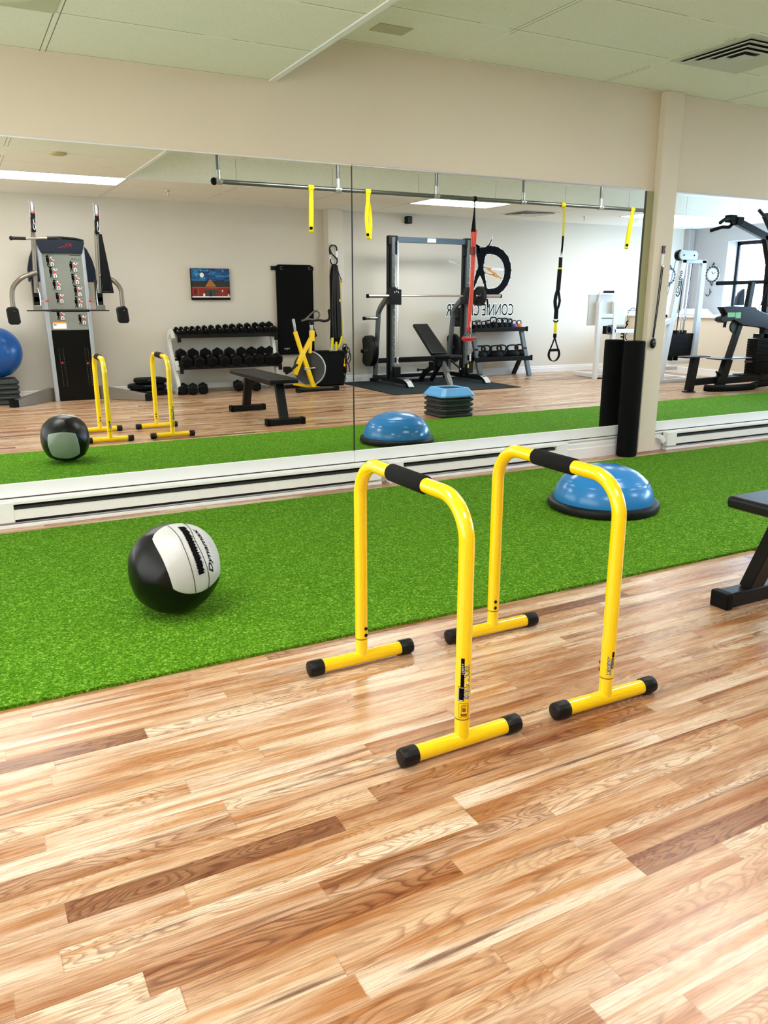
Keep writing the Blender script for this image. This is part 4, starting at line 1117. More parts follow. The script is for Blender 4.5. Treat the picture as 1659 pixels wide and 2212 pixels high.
#PART3
# ------------------------------------------------------------------ exercise bike (no saddle fitted)
t = thing('exercise_bike', 'yellow X-frame spin bike without saddle, between dumbbell rack and black bin', 'exercise bike', (4.15, -5.3, 0))
by = -5.30
P3 = lambda x, z, y=by: V((x, y, z))
build(MB().bar(P3(3.985, .79), P3(4.07, .52), .05, .045, (0, 1, 0)).bar(P3(4.07, .53), P3(4.235, .05), .055, .055, (0, 1, 0)), 'rear_frame_leg', YEL, t, bevel=.006)
build(MB().bar(P3(4.225, .80), P3(4.225, .66), .06, .055, (0, 1, 0)).bar(P3(4.215, .70), P3(4.07, .47), .055, .05, (0, 1, 0)).bar(P3(4.08, .49), P3(3.965, .23), .06, .06, (0, 1, 0)), 'front_frame_leg', YEL, t, bevel=.006)
build(MB().bar(P3(4.205, .67), P3(4.19, .50), .035, .04, (0, 1, 0)).bar(P3(4.23, .36, by - .10), P3(4.30, .06, by - .10), .03, .03, (0, 1, 0)).bar(P3(4.13, .43, by - .1), P3(4.29, .06, by - .1), .02, .03, (0, 1, 0)), 'fork_leg', YEL, t, bevel=.004)
build(MB().bar(P3(4.32, .035), V((4.12, -5.72, .06)), .06, .03, (0, 0, 1)).box(4.10, 4.34, by - .03, by + .05, .02, .045), 'base_beam', YEL, t, bevel=.005)
build(MB().bar(P3(3.967, .925), P3(3.985, .79), .035, .035, (0, 1, 0)).sphere(P3(3.967, .935), .02, 12, 8), 'seat_post', CHROME, t, bevel=.003)
build(MB().bar(P3(4.215, .90), P3(4.222, .79), .042, .042, (0, 1, 0)), 'handlebar_post', CHROME, t, bevel=.003)
build(MB().box(4.195, 4.235, by - .03, by + .03, .87, .915).bar(P3(4.25, .82), P3(4.29, .72), .02, .03, (0, 1, 0)).bar(P3(4.29, .735), P3(4.24, .70), .02, .025, (0, 1, 0)), 'clamp_and_brake', BLACKM, t, bevel=.003)
build(MB().tube(smooth_path([P3(4.08, .925), P3(4.13, .94), P3(4.19, .985), P3(4.25, 1.035), P3(4.31, 1.048), P3(4.34, 1.02), P3(4.335, .985), P3(4.30, .945), P3(4.26, .935), P3(4.18, .945), P3(4.12, .935)]), .0135, 12), 'loop_handlebar', STEEL, t)
build(MB().tube(smooth_path([P3(4.24, .925), P3(4.33, .93), P3(4.40, .918), P3(4.455, .93, by + .02), P3(4.475, .975, by + .03), P3(4.46, 1.05, by + .04), P3(4.485, 1.06, by + .04)]), .0165, 12), 'horn_handlebar', BLACKP, t)
fw = MB().lathe([(0, -.02), (.10, -.02), (.20, -.016), (.215, -.02), (.215, .02), (.20, .016), (.10, .02), (0, .02)], (4.20, by - .06, .30), 'y', 48)
a_ = Matrix.Rotation(math.radians(38), 3, 'Z'); c0 = V((4.20, by - .06, .30)); fw.v = [c0 + a_ @ (v - c0) for v in fw.v]
build(fw, 'flywheel', CHAR, t)
gd = MB().tube([c0 + a_ @ V((.225 * math.cos(math.radians(q)), .01, .225 * math.sin(math.radians(q)))) for q in range(-70, 100, 10)], .010, 8)
build(gd, 'chain_guard_rim', SILVER, t)
build(MB().box(4.13, 4.26, by - .02, by + .03, .30, .315).box(4.10, 4.125, by - .01, by + .03, .285, .325), 'crank_axle', CHROME, t, bevel=.003)
build(MB().bar(P3(3.99, .365, by + .05), P3(3.89, .30, by + .06), .03, .02, (0, 1, 0)), 'crank_arm', BLACKM, t, bevel=.004)
build(MB().box(3.78, 3.87, by + .05, by + .13, .27, .345).bar(P3(3.80, .25, by + .09), P3(3.90, .30, by + .09), .05, .02), 'pedal', BLACK, t, bevel=.012)
build(MB().tube([(3.96, -5.20, .03), (4.55, -5.24, .03)], .028, 14).box(3.945, 4.0, -5.24, -5.16, 0, .06).box(4.50, 4.57, -5.28, -5.20, 0, .06).tube([(3.97, -5.74, .03), (4.32, -5.74, .03)], .028, 14), 'stabiliser_foot', BLACKM, t, bevel=.003)

# ------------------------------------------------------------------ black bin with gear
t = thing('storage_bin', 'plain black rectangular storage bin standing behind the yellow bike', 'storage bin', (4.68, -5.86, 0))
mb = MB(); x0, x1, y0, y1, h = 4.49, 4.90, -5.97, -5.76, .49
mb.box(x0, x1, y0, y0 + .01, 0, h).box(x0, x1, y1 - .01, y1, 0, h).box(x0, x0 + .01, y0, y1, 0, h).box(x1 - .01, x1, y0, y1, 0, h).box(x0, x1, y0, y1, 0, .02)
build(mb, 'bin_body', BLACK, t, bevel=.003)
build(MB().box(x0 - .006, x1 + .006, y0 - .006, y0 + .012, h - .012, h).box(x0 - .006, x1 + .006, y1 - .012, y1 + .006, h - .012, h).box(x0 - .006, x0 + .012, y0, y1, h - .012, h).box(x1 - .012, x1 + .006, y0, y1, h - .012, h), 'bin_rim', BLACKP, t, bevel=.003)
sy = YB + .16 + .03
t = thing('strap_bundle', 'long bundle of black and yellow straps hanging from a giant clip', 'strap bundle', (4.85, sy, 1.9))
# giant S-shaped carabiner
hk = thing('wall_hook', 'small white hook on the pilaster holding the giant black clip', 'wall hook', (4.83, YB + .16, 1.93))
build(MB().box(4.815, 4.845, YB + .161, YB + .17, 1.925, 1.965).tube([(4.83, YB + .165, 1.935), (4.83, YB + .20, 1.925), (4.83, YB + .205, 1.94)], .005, 8), 'hook_body', WHITEP, hk, bevel=.003)
sp2 = smooth_path([(4.785, sy, 1.80), (4.775, sy, 1.87), (4.80, sy, 1.915), (4.84, sy, 1.925), (4.88, sy, 1.90), (4.885, sy, 1.85)], 6)
build(MB().tube(sp2, .0105, 10).tube([(4.782, sy, 1.87), (4.80, sy, 1.82), (4.86, sy, 1.765), (4.885, sy, 1.74)], .0105, 10).tube(smooth_path([(4.885, sy, 1.76), (4.888, sy, 1.70), (4.86, sy, 1.665), (4.82, sy, 1.665), (4.79, sy, 1.70), (4.788, sy, 1.74)], 6), .0095, 10), 'giant_carabiner', BLACKM, t)
build(MB().tube([(4.886, sy, 1.85), (4.884, sy, 1.765)], .004, 8).tube([(4.785, sy, 1.80), (4.788, sy, 1.73)], .004, 8), 'spring_gate', CHROME, t)
prof = [(4.815, 1.675), (4.87, 1.675), (4.90, 1.58), (4.92, 1.45), (4.93, 1.2), (4.94, .95), (4.945, .72), (4.93, .60), (4.86, .56), (4.80, .60), (4.765, .66), (4.775, .9), (4.775, 1.3), (4.775, 1.52), (4.79, 1.60)]
build(MB().prism(prof, .035, wallxz(sy - .02)), 'black_straps', BLACK, t, bevel=.01)
mb = MB()
for dx in (-.045, -.015, .02, .045): web(mb, [(4.845 + dx * .3, sy + .022, 1.66), (4.85 + dx, sy + .026, 1.4), (4.85 + dx * 1.3, sy + .026, 1.0), (4.86 + dx * 1.2, sy + .024, .66)], .026, .006)
build(mb, 'layered_webbing', M('dark_webbing', (20, 20, 22), .7), t)
build(MB().tube(smooth_path([(4.885, sy, 1.66), (4.91, sy, 1.55), (4.945, sy + .01, 1.46)]), .007, 8), 'thin_loop', BLACK, t)
build(MB().tube(smooth_path([(4.93, sy + .01, 1.46), (4.94, sy + .01, 1.2), (4.955, sy + .01, .8), (4.97, sy + .01, .58), (4.99, sy, .46)]), .005, 8), 'yellow_cord', YELS, t)
build(MB().sphere((4.94, sy + .01, 1.445), .011, 10, 8).tube([(4.93, sy + .01, 1.45), (4.95, sy + .01, 1.43)], .008, 8), 'red_bead', M('pink_red', (190, 70, 80), .5), t)
mb = MB(); web(mb, [(4.90, sy + .03, 1.185), (4.925, sy + .03, 1.175)], .03, .006, (0, 0, 1))
web(mb, [(4.775, sy + .05, .67), (4.772, sy + .055, .60), (4.758, sy + .05, .50)], .034, .005)
web(mb, [(4.93, sy + .04, .69), (4.915, sy + .045, .64), (4.87, sy + .05, .53)], .028, .005)
web(mb, [(4.83, sy + .06, .61), (4.828, sy + .06, .49)], .032, .01)
web(mb, [(4.94, sy + .04, .64), (4.975, sy + .04, .58)], .02, .005)
build(mb, 'yellow_straps', YELS, t)
t2 = thing('handle_cluster', 'tangle of black handles with red and yellow grips hanging beside the bin', 'strap handles', (5.0, sy, .3))
sy2 = sy + .05
for (cx, cz, rr, m_) in ((4.97, .50, .05, BLACKP), (5.0, .44, .06, BLACKP), (5.02, .38, .055, BLACKP)):
    build(MB().tube([(cx + rr * .7 * math.cos(a), sy2 + .01 * math.sin(a * 2), cz + rr * 1.5 * math.sin(a)) for a in [2 * PI * i / 20 for i in range(20)]], .0075, 8, closed=True), 'loop_handle', m_, t2)
build(MB().tube([(4.985, sy2, .30), (5.025, sy2, .295), (5.045, sy2, .18), (4.99, sy2, .175)], .010, 8, closed=True), 'red_handle', M('dark_red', (110, 22, 30), .5), t2)
build(MB().sphere((4.955, sy2, .275), .022, 12, 8, (1, .6, 1)).tube([(4.97, sy2, .42), (4.955, sy2, .30)], .008, 8), 'yellow_grip', YEL, t2)
build(MB().tube(smooth_path([(4.93, sy2, .165), (4.96, sy2, .14), (4.985, sy2, .08)]), .006, 8).tube([(4.965, sy2, .10), (4.95, sy2, .02)], .014, 10), 'steel_clip', STEEL, t2)
build(MB().prism([(4.945, .52), (4.99, .55), (5.0, .40), (4.985, .15), (4.965, .03), (4.935, .03)], .03, wallxz(sy2 - .03)), 'dark_strap_mass', BLACK, t2, bevel=.006)

# ------------------------------------------------------------------ smith machine
t = thing('squat_rack', 'grey and black smith squat rack with barbell on the black floor mat', 'squat rack', (6.17, -5.5, 0))
YU = -5.5
for xs_, s in ((5.55, -1), (6.80, 1)):
    build(MB().bar((xs_ - .03 * s * -1 * 0 + 0, YU, .08), (xs_, YU, 2.03), .075, .05, (1, 0, 0)), 'upright_column', GREYM, t, bevel=.004)
    build(MB().bar((xs_ - .045, YU - .03, .08), (xs_ - .045, YU - .03, 2.03), .05, .04, (0, 1, 0)), 'rear_channel', BLACKM, t, bevel=.004)
    build(MB().cyl((xs_ + .055 * (1 if s < 0 else 1), YU + .06, .30), (xs_ + .055, YU + .06, 1.98), .0115, 14), 'guide_rod', CHROME, t)
    build(MB().tube([(xs_ + .055 + .016 * math.cos(i * 1.1), YU + .06 + .016 * math.sin(i * 1.1), .29 + i * .0018) for i in range(60)], .003, 6), 'buffer_spring', CHROME, t)
    mb = MB()
    for i in range(17): mb.cyl((xs_, YU + .035, .30 + i * .094), (xs_, YU + .055, .30 + i * .094), .009, 10)
    build(mb, 'safety_peg', CHROME, t)
    build(MB().box(xs_ - .02, xs_ + .09, YU + .02, YU + .10, .12, .26).box(xs_ - .05, xs_ + .02, YU - .0, YU + .08, .10, .2), 'safety_stop', BLACKM, t, bevel=.006)
    build(MB().prism([(xs_ - .09, 1.13), (xs_ + .085, 1.12), (xs_ + .085, 1.33), (xs_ + .02, 1.335), (xs_ - .02, 1.37), (xs_ - .07, 1.36), (xs_ - .10, 1.25)], .10, wallxz(YU + .02)), 'bar_carriage', BLACKM, t, bevel=.008)
    mb = MB()
    for i in range(3): mb.sphere((xs_ - .03 + i * .03, YU + .125, 1.30 - abs(i - 1) * .01), .010, 10, 6, (.7, .6, 1.6))
    build(mb, 'carriage_bolt', CHROME, t)
    xo = xs_ - .02 if s < 0 else xs_ + .02
    # side brace / plate-holder post
    pts = [(xo, YU - .02, 1.35), (xo, YU - .12, 1.22), (xo, -5.86, 1.04), (xo, -5.90, .85), (xo, -6.0, .07)]
    build(web(MB(), smooth_path(pts, 4), .05, .065, (1, 0, 0)), 'plate_post', GREYM, t, bevel=.003)
    build(MB().bar((xo, -6.03, .075), (xo, -5.0, .075), .055, .06), 'base_rail', BLACKM, t, bevel=.005)
    arcp = smooth_path([(xo, -5.30, .095), (xo, -5.14, .098), (xo, -5.01, .075), (xo, -4.92, .006)], 6)
    build(web(MB(), arcp, .085, .045, (1, 0, 0)), 'front_foot', BLACKM, t, bevel=.004)
    build(web(MB(), [(xo, p_.y + .024, p_.z + .016) for p_ in arcp[6:]], .083, .006, (1, 0, 0)), 'foot_cover', M('pale_grey_cap', (190, 194, 196), .45), t)
    build(MB().box(xo - .05, xo + .05, -6.07, -5.97, 0, .05).box(xo - .05, xo + .05, -4.97, -4.92, 0, .012), 'rubber_shoe', BLACK, t, bevel=.004)
    for zz, yy in ((.93, -5.885), (.46, -5.95)):
        build(MB().cyl((xo, yy, zz), (xo + s * .23, yy, zz), .0235, 18), 'plate_peg', CHROME, t)
        build(MB().cyl((xo + s * .22, yy, zz), (xo + s * .25, yy, zz), .026, 18), 'peg_end_cap', BLACK, t)
build(MB().bar((5.50, YU, 2.0), (6.84, YU, 2.0), .05, .075), 'top_beam', M('blue_grey_beam', (66, 82, 100), .35, .2), t, bevel=.004)
build(MB().box(5.48, 5.62, YU - .05, YU + .035, 1.93, 2.05).box(6.74, 6.87, YU - .05, YU + .035, 1.93, 2.05).bar((5.60, YU, 1.95), (5.60, YU, 1.80), .03, .06).bar((6.75, YU, 1.95), (6.75, YU, 1.80), .03, .06), 'corner_bracket', BLACKM, t, bevel=.004)
mt = MB()
for i in range(11): mt.prism([(6.10 + i * .013, 1.975), (6.111 + i * .013, 1.975), (6.113 + i * .013, 2.028), (6.102 + i * .013, 2.028)], .001, wallxz(YU + .026))
build(mt, 'white_beam_lettering', INKW, t, smooth=False)
build(MB().bar((5.50, -5.98, .31), (6.82, -5.98, .31), .05, .075).bar((5.50, -6.0, .07), (6.82, -6.0, .07), .05, .05), 'rear_beam', BLACKM, t, bevel=.004)
build(MB().box(6.785, 6.81, YU + .101, YU + .103, .20, .25), 'yellow_sticker', M('pale_yellow_label', (200, 205, 90), .6), t)
BYY = YU + .075
t = thing('barbell', 'long chrome smith barbell running across the squat rack', 'barbell', (6.2, BYY, 1.242))
build(MB().cyl((5.3, BYY, 1.242), (7.0, BYY, 1.242), .0145, 18), 'bar_shaft', CHROME, t)
for a, b in ((5.13, 5.47), (6.93, 7.36)):
    build(MB().cyl((a, BYY, 1.242), (b, BYY, 1.242), .025, 20), 'bar_sleeve', CHROME, t)
build(MB().cyl((5.11, BYY, 1.242), (5.135, BYY, 1.242), .0275, 20).cyl((7.355, BYY, 1.242), (7.375, BYY, 1.242), .0275, 20), 'sleeve_end_cap', BLACK, t)
build(MB().cyl((7.12, BYY, 1.20), (7.13, BYY + .02, 1.08), .013, 12), 'hanging_lock_knob', BLACK, t)
def plate(x, y, z, r, th, label):
    t = thing('weight_plate', label, 'weight plate', (x, y, z), 'black weight plates on the squat rack')
    build(MB().lathe([(.027, -th / 2), (.05, -th / 2), (.055, -th * .3), (r * .78, -th * .3), (r * .84, -th / 2), (r, -th / 2), (r, th / 2), (r * .84, th / 2), (r * .78, th * .3), (.055, th * .3), (.05, th / 2), (.027, th / 2), (.027, -th / 2)], (x, y, z), 'x', 56), 'plate_disc', M('black_plate_rubber', (15, 15, 16), .45, spec=.35), t)
plate(5.43, -5.95, .46, .225, .045, 'large black weight plate on the lower left peg of the squat rack')
plate(5.385, -5.95, .46, .222, .035, 'outer black weight plate on the lower left peg of the squat rack')
plate(6.875, -5.95, .46, .222, .045, 'large black weight plate on the lower right peg, behind the incline bench')
plate(6.91, -5.885, .93, .145, .05, 'smaller black weight plate on the upper right peg of the squat rack')
plate(6.99, BYY, 1.242, .14, .05, 'black weight plate loaded on the right end of the chrome barbell')

tm = thing('rubber_floor_mat', 'black rubber floor mat under the squat rack', 'floor mat', (6.0, -5.2, 0))
mp_ = [(4.96, -4.33), (6.98, -4.33), (7.02, -6.05), (4.98, -6.05)]
build(MB().prism(mp_, .009, lambda u, v, w: V((u, v, w + .0005))), 'mat_sheet', MATR, tm, bevel=.002)

# ------------------------------------------------------------------ adjustable bench
t = thing('incline_bench', 'black adjustable weight bench with raised backrest, inside the squat rack', 'bench', (6.1, -5.1, .009))
bxx = 6.10
build(MB().bar((bxx, -5.10, .435), (bxx, -5.66, .835), .27, .055, (0, 0, 1), .25, .05), 'backrest', BLACKP, t, bevel=.018, seg=3)
build(MB().bar((bxx, -5.04, .41), (bxx, -4.66, .43), .27, .06, (0, 0, 1), .20, .055), 'seat', BLACKP, t, bevel=.02, seg=3)
build(MB().bar((bxx, -4.78, .02), (bxx, -5.0, .33), .075, .045, (1, 0, 0)).bar((bxx, -4.86, .20), (bxx, -4.92, .26), .06, .05, (1, 0, 0)), 'front_leg', M('silver_grey_leg', (150, 152, 152), .4, .3), t, bevel=.004)
build(MB().bar((bxx, -4.775, .06), (bxx, -4.845, .17), .055, .004, (0, 1, 0)), 'leg_label', INKW, t)
build(MB().bar((bxx, -4.98, .36), (bxx, -5.5, .16), .05, .06).bar((bxx, -5.48, .18), (bxx, -5.62, .03), .06, .05, (1, 0, 0)).bar((bxx, -5.05, .34), (bxx, -5.32, .05), .05, .05, (1, 0, 0)), 'main_frame', BLACKM, t, bevel=.004)
build(MB().box(bxx - .13, bxx + .13, -5.65, -5.60, .0105, .05).box(bxx - .10, bxx + .10, -4.80, -4.76, .0105, .03), 'floor_crossbar', BLACKM, t, bevel=.004)
build(MB().box(bxx - .10, bxx + .08, -5.12, -4.98, .28, .38).cyl((bxx - .28, -5.2, .225), (bxx - .1, -5.2, .225), .012, 12).sphere((bxx - .29, -5.2, .225), .022, 12, 8).box(bxx - .14, bxx - .10, -5.16, -5.02, .22, .34), 'adjuster_mechanism', BLACKM, t, bevel=.004)
build(MB().tube([(bxx + .10, -4.95, .36), (bxx + .22, -4.93, .26), (bxx + .245, -4.93, .235)], .012, 10), 'lever_handle', BLACKM, t)
build(MB().sphere((bxx + .245, -4.93, .235), .015, 10, 8), 'lever_tip', CHROME, t)

# ------------------------------------------------------------------ kettlebells
kr = thing('kettlebell_rack', 'black two-shelf kettlebell rack below the wall logo', 'kettlebell rack', (7.7, -5.87, 0))
for xx in (7.21, 8.16):
    build(MB().bar((xx + .03, -5.70, 0), (xx - .02, -5.90, .73), .05, .07, (1, 0, 0)), 'front_leg', GREYM, kr, bevel=.004)
    build(MB().bar((xx - .02, -6.05, 0), (xx, -5.80, .45), .05, .06, (1, 0, 0)), 'rear_leg', BLACKM, kr, bevel=.004)
build(MB().box(7.16, 8.25, -5.98, -5.73, .26, .268).box(7.16, 8.25, -5.745, -5.73, .245, .315).box(7.16, 8.25, -5.98, -5.965, .26, .34), 'lower_shelf', BLACKM, kr, bevel=.002)
build(MB().box(7.18, 8.21, -6.03, -5.83, .715, .723).box(7.18, 8.21, -5.845, -5.83, .70, .765).box(7.18, 8.21, -6.03, -6.015, .715, .78), 'upper_shelf', BLACKM, kr, bevel=.002)
build(MB().box(8.245, 8.262, -5.76, -5.72, .24, .325).box(8.205, 8.222, -5.86, -5.82, .695, .775), 'shelf_end_cap', BLACK, kr, bevel=.003)
def kettlebell():
    t = thing('kettlebell', 'k', 'kettlebell')
    pr = [(0, 0), (.062, 0), (.072, .008), (.092, .045), (.100, .085), (.094, .125), (.076, .155), (.05, .172), (0, .178)]
    build(MB().lathe(pr, (0, 0, 0), 'z', 28), 'bell_body', BLACK, t)
    build(MB().tube(smooth_path([(-.048, 0, .145), (-.070, 0, .185), (-.074, 0, .225), (-.055, 0, .262), (0, 0, .272), (.055, 0, .262), (.074, 0, .225), (.070, 0, .185), (.048, 0, .145)], 5), .0155, 10), 'bell_handle', BLACKM, t)
    return t
kp = kettlebell(); kfirst = True
def kb(x, y, z, k, rz, label, grp):
    global kfirst
    o = kp if kfirst else copy_tree(kp); kfirst = False
    o.location = (x, y, z); o.scale = (k, k, k); o.rotation_euler.z = rz; o['label'] = label; o['group'] = grp
    return o
for i, (x_, y_, k, rz) in enumerate(((7.31, -5.84, 1.22, 0), (7.465, -5.90, .9, .5), (7.61, -5.83, 1.25, .1), (7.765, -5.89, .95, .7), (7.93, -5.83, 1.25, .15), (8.12, -5.87, 1.1, .5))):
    o = kb(x_, y_, .268, k, rz, 'large black kettlebell, %s from the left on the lower rack shelf' % words[i], 'kettlebells on the lower shelf')
    o.scale = (k, min(k, 1.0), .80)
for i, (x_, y_, k, rz) in enumerate(((7.25, -5.93, .50, .4), (7.34, -5.93, .50, 1.2), (7.43, -5.93, .50, .2), (7.515, -5.93, .56, 1.3), (7.61, -5.93, .72, .1), (7.735, -5.93, .66, .8), (7.83, -5.93, .66, .3), (7.93, -5.93, .62, .1), (8.025, -5.93, .52, .0), (8.12, -5.93, .52, .0))):
    kb(x_, y_, .723, k, rz, 'small black kettlebell, %s from the left on the upper rack shelf' % words[i], 'kettlebells on the upper shelf')
# two of the light ones have coloured bodies
for o, c_ in ((bpy.data.objects[[q.name for q in bpy.data.objects if q.get('label', '').startswith('small black kettlebell, ninth')][0]], ('purple_vinyl', (120, 50, 150))),
              (bpy.data.objects[[q.name for q in bpy.data.objects if q.get('label', '').startswith('small black kettlebell, tenth')][0]], ('orange_vinyl2', (205, 120, 50)))):
    b = [q for q in o.children if q.name.startswith('bell_body')][0]
    b.data = b.data.copy(); b.data.materials[0] = M(c_[0], c_[1], .5)
    o['label'] = 'light kettlebell with a %s body near the right end of the upper shelf' % c_[0].split('_')[0]

# ------------------------------------------------------------------ wall logo
YW = YB + .0006
t = thing('wall_logo', 'black and white wall logo of a figure with raised arms inside a ring', 'wall logo', (7.6, YB, 1.65))
ring = [(7.492, 1.975), (7.555, 1.991), (7.629, 2.001), (7.703, 1.999), (7.768, 1.989), (7.879, 1.937), (7.97, 1.855), (8.025, 1.745), (8.041, 1.643), (8.03, 1.531), (7.98, 1.418), (7.907, 1.34), (7.822, 1.279), (7.735, 1.250), (7.6, 1.245), (7.433, 1.262), (7.442, 1.316), (7.498, 1.389), (7.536, 1.372), (7.585, 1.355), (7.677, 1.356), (7.763, 1.374), (7.837, 1.426), (7.898, 1.521), (7.915, 1.624), (7.907, 1.692), (7.853, 1.793), (7.763, 1.858), (7.655, 1.885), (7.538, 1.878), (7.486, 1.852), (7.432, 1.884)]
fig = [(7.311, 2.038), (7.327, 2.042), (7.388, 1.941), (7.416, 1.884), (7.402, 1.908), (7.424, 1.958), (7.449, 1.98), (7.482, 1.968), (7.498, 1.944), (7.525, 1.936), (7.555, 1.97), (7.64, 2.106), (7.651, 2.098), (7.597, 1.996), (7.543, 1.887), (7.533, 1.861), (7.511, 1.752), (7.495, 1.676), (7.522, 1.601), (7.554, 1.466), (7.586, 1.338), (7.594, 1.283), (7.567, 1.287), (7.512, 1.449), (7.438, 1.568), (7.374, 1.447), (7.325, 1.337), (7.309, 1.346), (7.331, 1.464), (7.348, 1.531), (7.373, 1.62), (7.405, 1.675), (7.395, 1.75), (7.37, 1.849)]
orange = [(7.503, 1.685), (7.685, 1.675), (7.632, 1.653), (7.743, 1.596), (7.863, 1.522), (7.844, 1.511), (7.756, 1.528), (7.528, 1.593), (7.532, 1.611), (7.728, 1.566), (7.601, 1.636)]
def outline(mb, poly, r, y, mi, closed=True):
    n = len(poly)
    for i in range(n):
        a, b = V((poly[i][0], y, poly[i][1])), V((poly[(i + 1) % n][0], y, poly[(i + 1) % n][1]))
        mb.bar(a, b, r * 2, .0006, (0, 1, 0), mi=mi)
        mb.prism([(a.x + r * math.cos(k * PI / 4), a.z + r * math.sin(k * PI / 4)) for k in range(8)], .0006, wallxz(y - .0003), mi)
mb = MB()
for poly in (ring, fig): outline(mb, poly, .014, YW, 0)
outline(mb, orange, .010, YW, 0)
for poly in ([(7.642, 1.679), (7.891, 1.67), (7.895, 1.63), (7.654, 1.652)], [(6.848, 1.776), (7.115, 1.72), (7.377, 1.653), (7.373, 1.639), (7.115, 1.695), (6.859, 1.744)], [(7.655, 2.173), (7.671, 2.14), (7.648, 2.056), (7.600, 1.991), (7.58, 2.013), (7.64, 2.114)]):
    mb.prism(poly, .0006, wallxz(YW), 0)
build(mb, 'white_outline', INKW, t, smooth=False)
build(MB().prism(orange, .0012, wallxz(YW)), 'orange_bolt', ORG_, t, smooth=False)
build(MB().prism([(6.95, 1.752), (7.115, 1.712), (7.36, 1.648), (7.36, 1.643), (7.115, 1.702)], .0012, wallxz(YW)), 'thin_orange_line', M('brown_orange', (150, 90, 30), .5), t, smooth=False)
build(MB().prism(ring, .0014, wallxz(YW)), 'black_ring', INK, t, smooth=False)
build(MB().prism(fig, .002, wallxz(YW)), 'black_figure', INK, t, smooth=False)
def wall_text(name, txt, size, xr, z, width, label, mats, off, shear=0):
    """reads from +x to -x on the back wall, as seen from inside the room"""
    t = thing(name, label, 'lettering', (xr - width / 2, YB, z))
    vs, fs = text_mesh(txt, size, 1, 0, 0, shear)
    w_ = max(v.x for v in vs); k = width / w_
    fn = lambda x, y, e: V((xr - x * k, YW + e, z + y))
    if len(mats) > 1:
        vs2, fs2 = text_mesh(txt, size, 1, 0, off, shear)
        build(MB().add([fn(v.x, v.y, 0) for v in vs2], fs2), 'white_edge', mats[1], t, smooth=False)
    build(MB().add([fn(v.x, v.y, .0007) for v in vs], fs), 'letters', mats[0], t, smooth=False)
wall_text('wall_lettering', 'CONNIE CRAMER', .262, 8.125, .945, 1.30, 'black letters CONNIE CRAMER with white edge on the back wall', [INK, INKW], .016)
wall_text('wall_lettering', 'PERSONAL TRAINING', .155, 8.10, .775, 1.15, 'smaller black letters PERSONAL TRAINING under the name on the wall', [INK, INKW], .012)
wall_text('wall_lettering', 'ong.', .24, 10.80, 1.43, .52, 'faint white handwritten lettering high on the back wall at right', [M('faint_white', (226, 230, 236), .6)], 0, .25)
t = thing('wall_decal', 'black hand-drawn style letters and circles on the wall behind the white machine', 'wall decal', (10.7, YB, .9))
mb = MB()
def ringd(cx, cz, r, w):
    for i in range(20):
        a, b = 2 * PI * i / 20, 2 * PI * (i + 1) / 20
        mb.bar((cx + r * math.cos(a), YW, cz + r * 1.2 * math.sin(a)), (cx + r * math.cos(b), YW, cz + r * 1.2 * math.sin(b)), w, .001, (0, 1, 0))
ringd(10.75, .90, .12, .012); ringd(10.80, .56, .10, .012); ringd(10.66, .55, .05, .02)
mb.bar((10.6, YW, 1.0), (10.85, YW, 1.0), .008, .001, (0, 1, 0))
put_text(mb, 'TR', .18, lambda x, y: V((10.82 - x, YW + .0006, .70 + y)), 1.1, .006)
put_text(mb, 'E', .19, lambda x, y: V((10.60 - x, YW + .0006, .48 + y)), 1.1, .006)
put_text(mb, 'R', .19, lambda x, y: V((10.78 - x, YW + .0006, .40 + y)), 1.1, .006)
build(mb, 'ink_marks', INK, t, smooth=False)

# ------------------------------------------------------------------ white leverage machine
t = thing('white_weight_machine', 'white weight machine with a flat rear panel, beside the foam roller\'s reflection', 'weight machine', (9.0, -4.85, 0))
wy = -4.78
build(MB().box(8.555, 9.315, wy - .05, wy - .03, .81, 1.265), 'rear_panel', OFFW, t, bevel=.004)
for xx in (8.72, 9.03):
    build(MB().bar((xx + .03, wy, .10 if xx > 8.9 else 0), (xx + .02, wy, 1.16), .07, .06, (0, 1, 0)), 'vertical_tube', WHITEP, t, bevel=.005)
    build(MB().bar((xx + .02, wy, 1.155), (xx + .12, wy - .1, 1.13), .06, .06), 'bent_top_tube', WHITEP, t, bevel=.01)
build(MB().bar((8.7, wy, .95), (9.08, wy, .95), .05, .06).bar((8.72, wy, .86), (9.08, wy, .86), .04, .10), 'cross_tube', WHITEP, t, bevel=.004)
build(MB().tube(smooth_path([(8.745, wy - .02, 1.16), (8.745, wy - .02, 1.26), (8.76, wy - .02, 1.295), (8.80, wy - .02, 1.305), (8.83, wy - .02, 1.305)]), .014, 10), 'handle_tube', WHITEP, t)
build(MB().cyl((8.815, wy - .02, 1.305), (9.03, wy - .02, 1.305), .019, 14), 'black_hand_grip', GRIP, t)
build(MB().box(8.86, 9.02, wy - .02, wy + .02, .68, .80), 'dark_housing', BLACK, t)
build(MB().tube([(8.94 + .05 * math.cos(a), wy + .03, .74 + .06 * math.sin(a)) for a in [2 * PI * i / 20 for i in range(20)]], .012, 8, closed=True), 'pulley_wheel', CHAR, t)
build(MB().bar((9.06, wy, .72), (9.50, wy, .71), .06, .06, (0, 1, 0)).bar((8.80, wy, .12), (9.4, wy, .10), .05, .06), 'side_arm', WHITEP, t, bevel=.005)
build(MB().box(9.13, 9.27, wy - .01, wy + .02, .745, .785), 'black_label_plate', CHAR, t, bevel=.003)
build(MB().bar((8.88, wy - .35, .04), (9.5, wy - .35, .04), .06, .06).bar((8.80, wy, .04), (8.86, wy - .6, .04), .06, .06), 'rear_frame', WHITEP, t, bevel=.005)
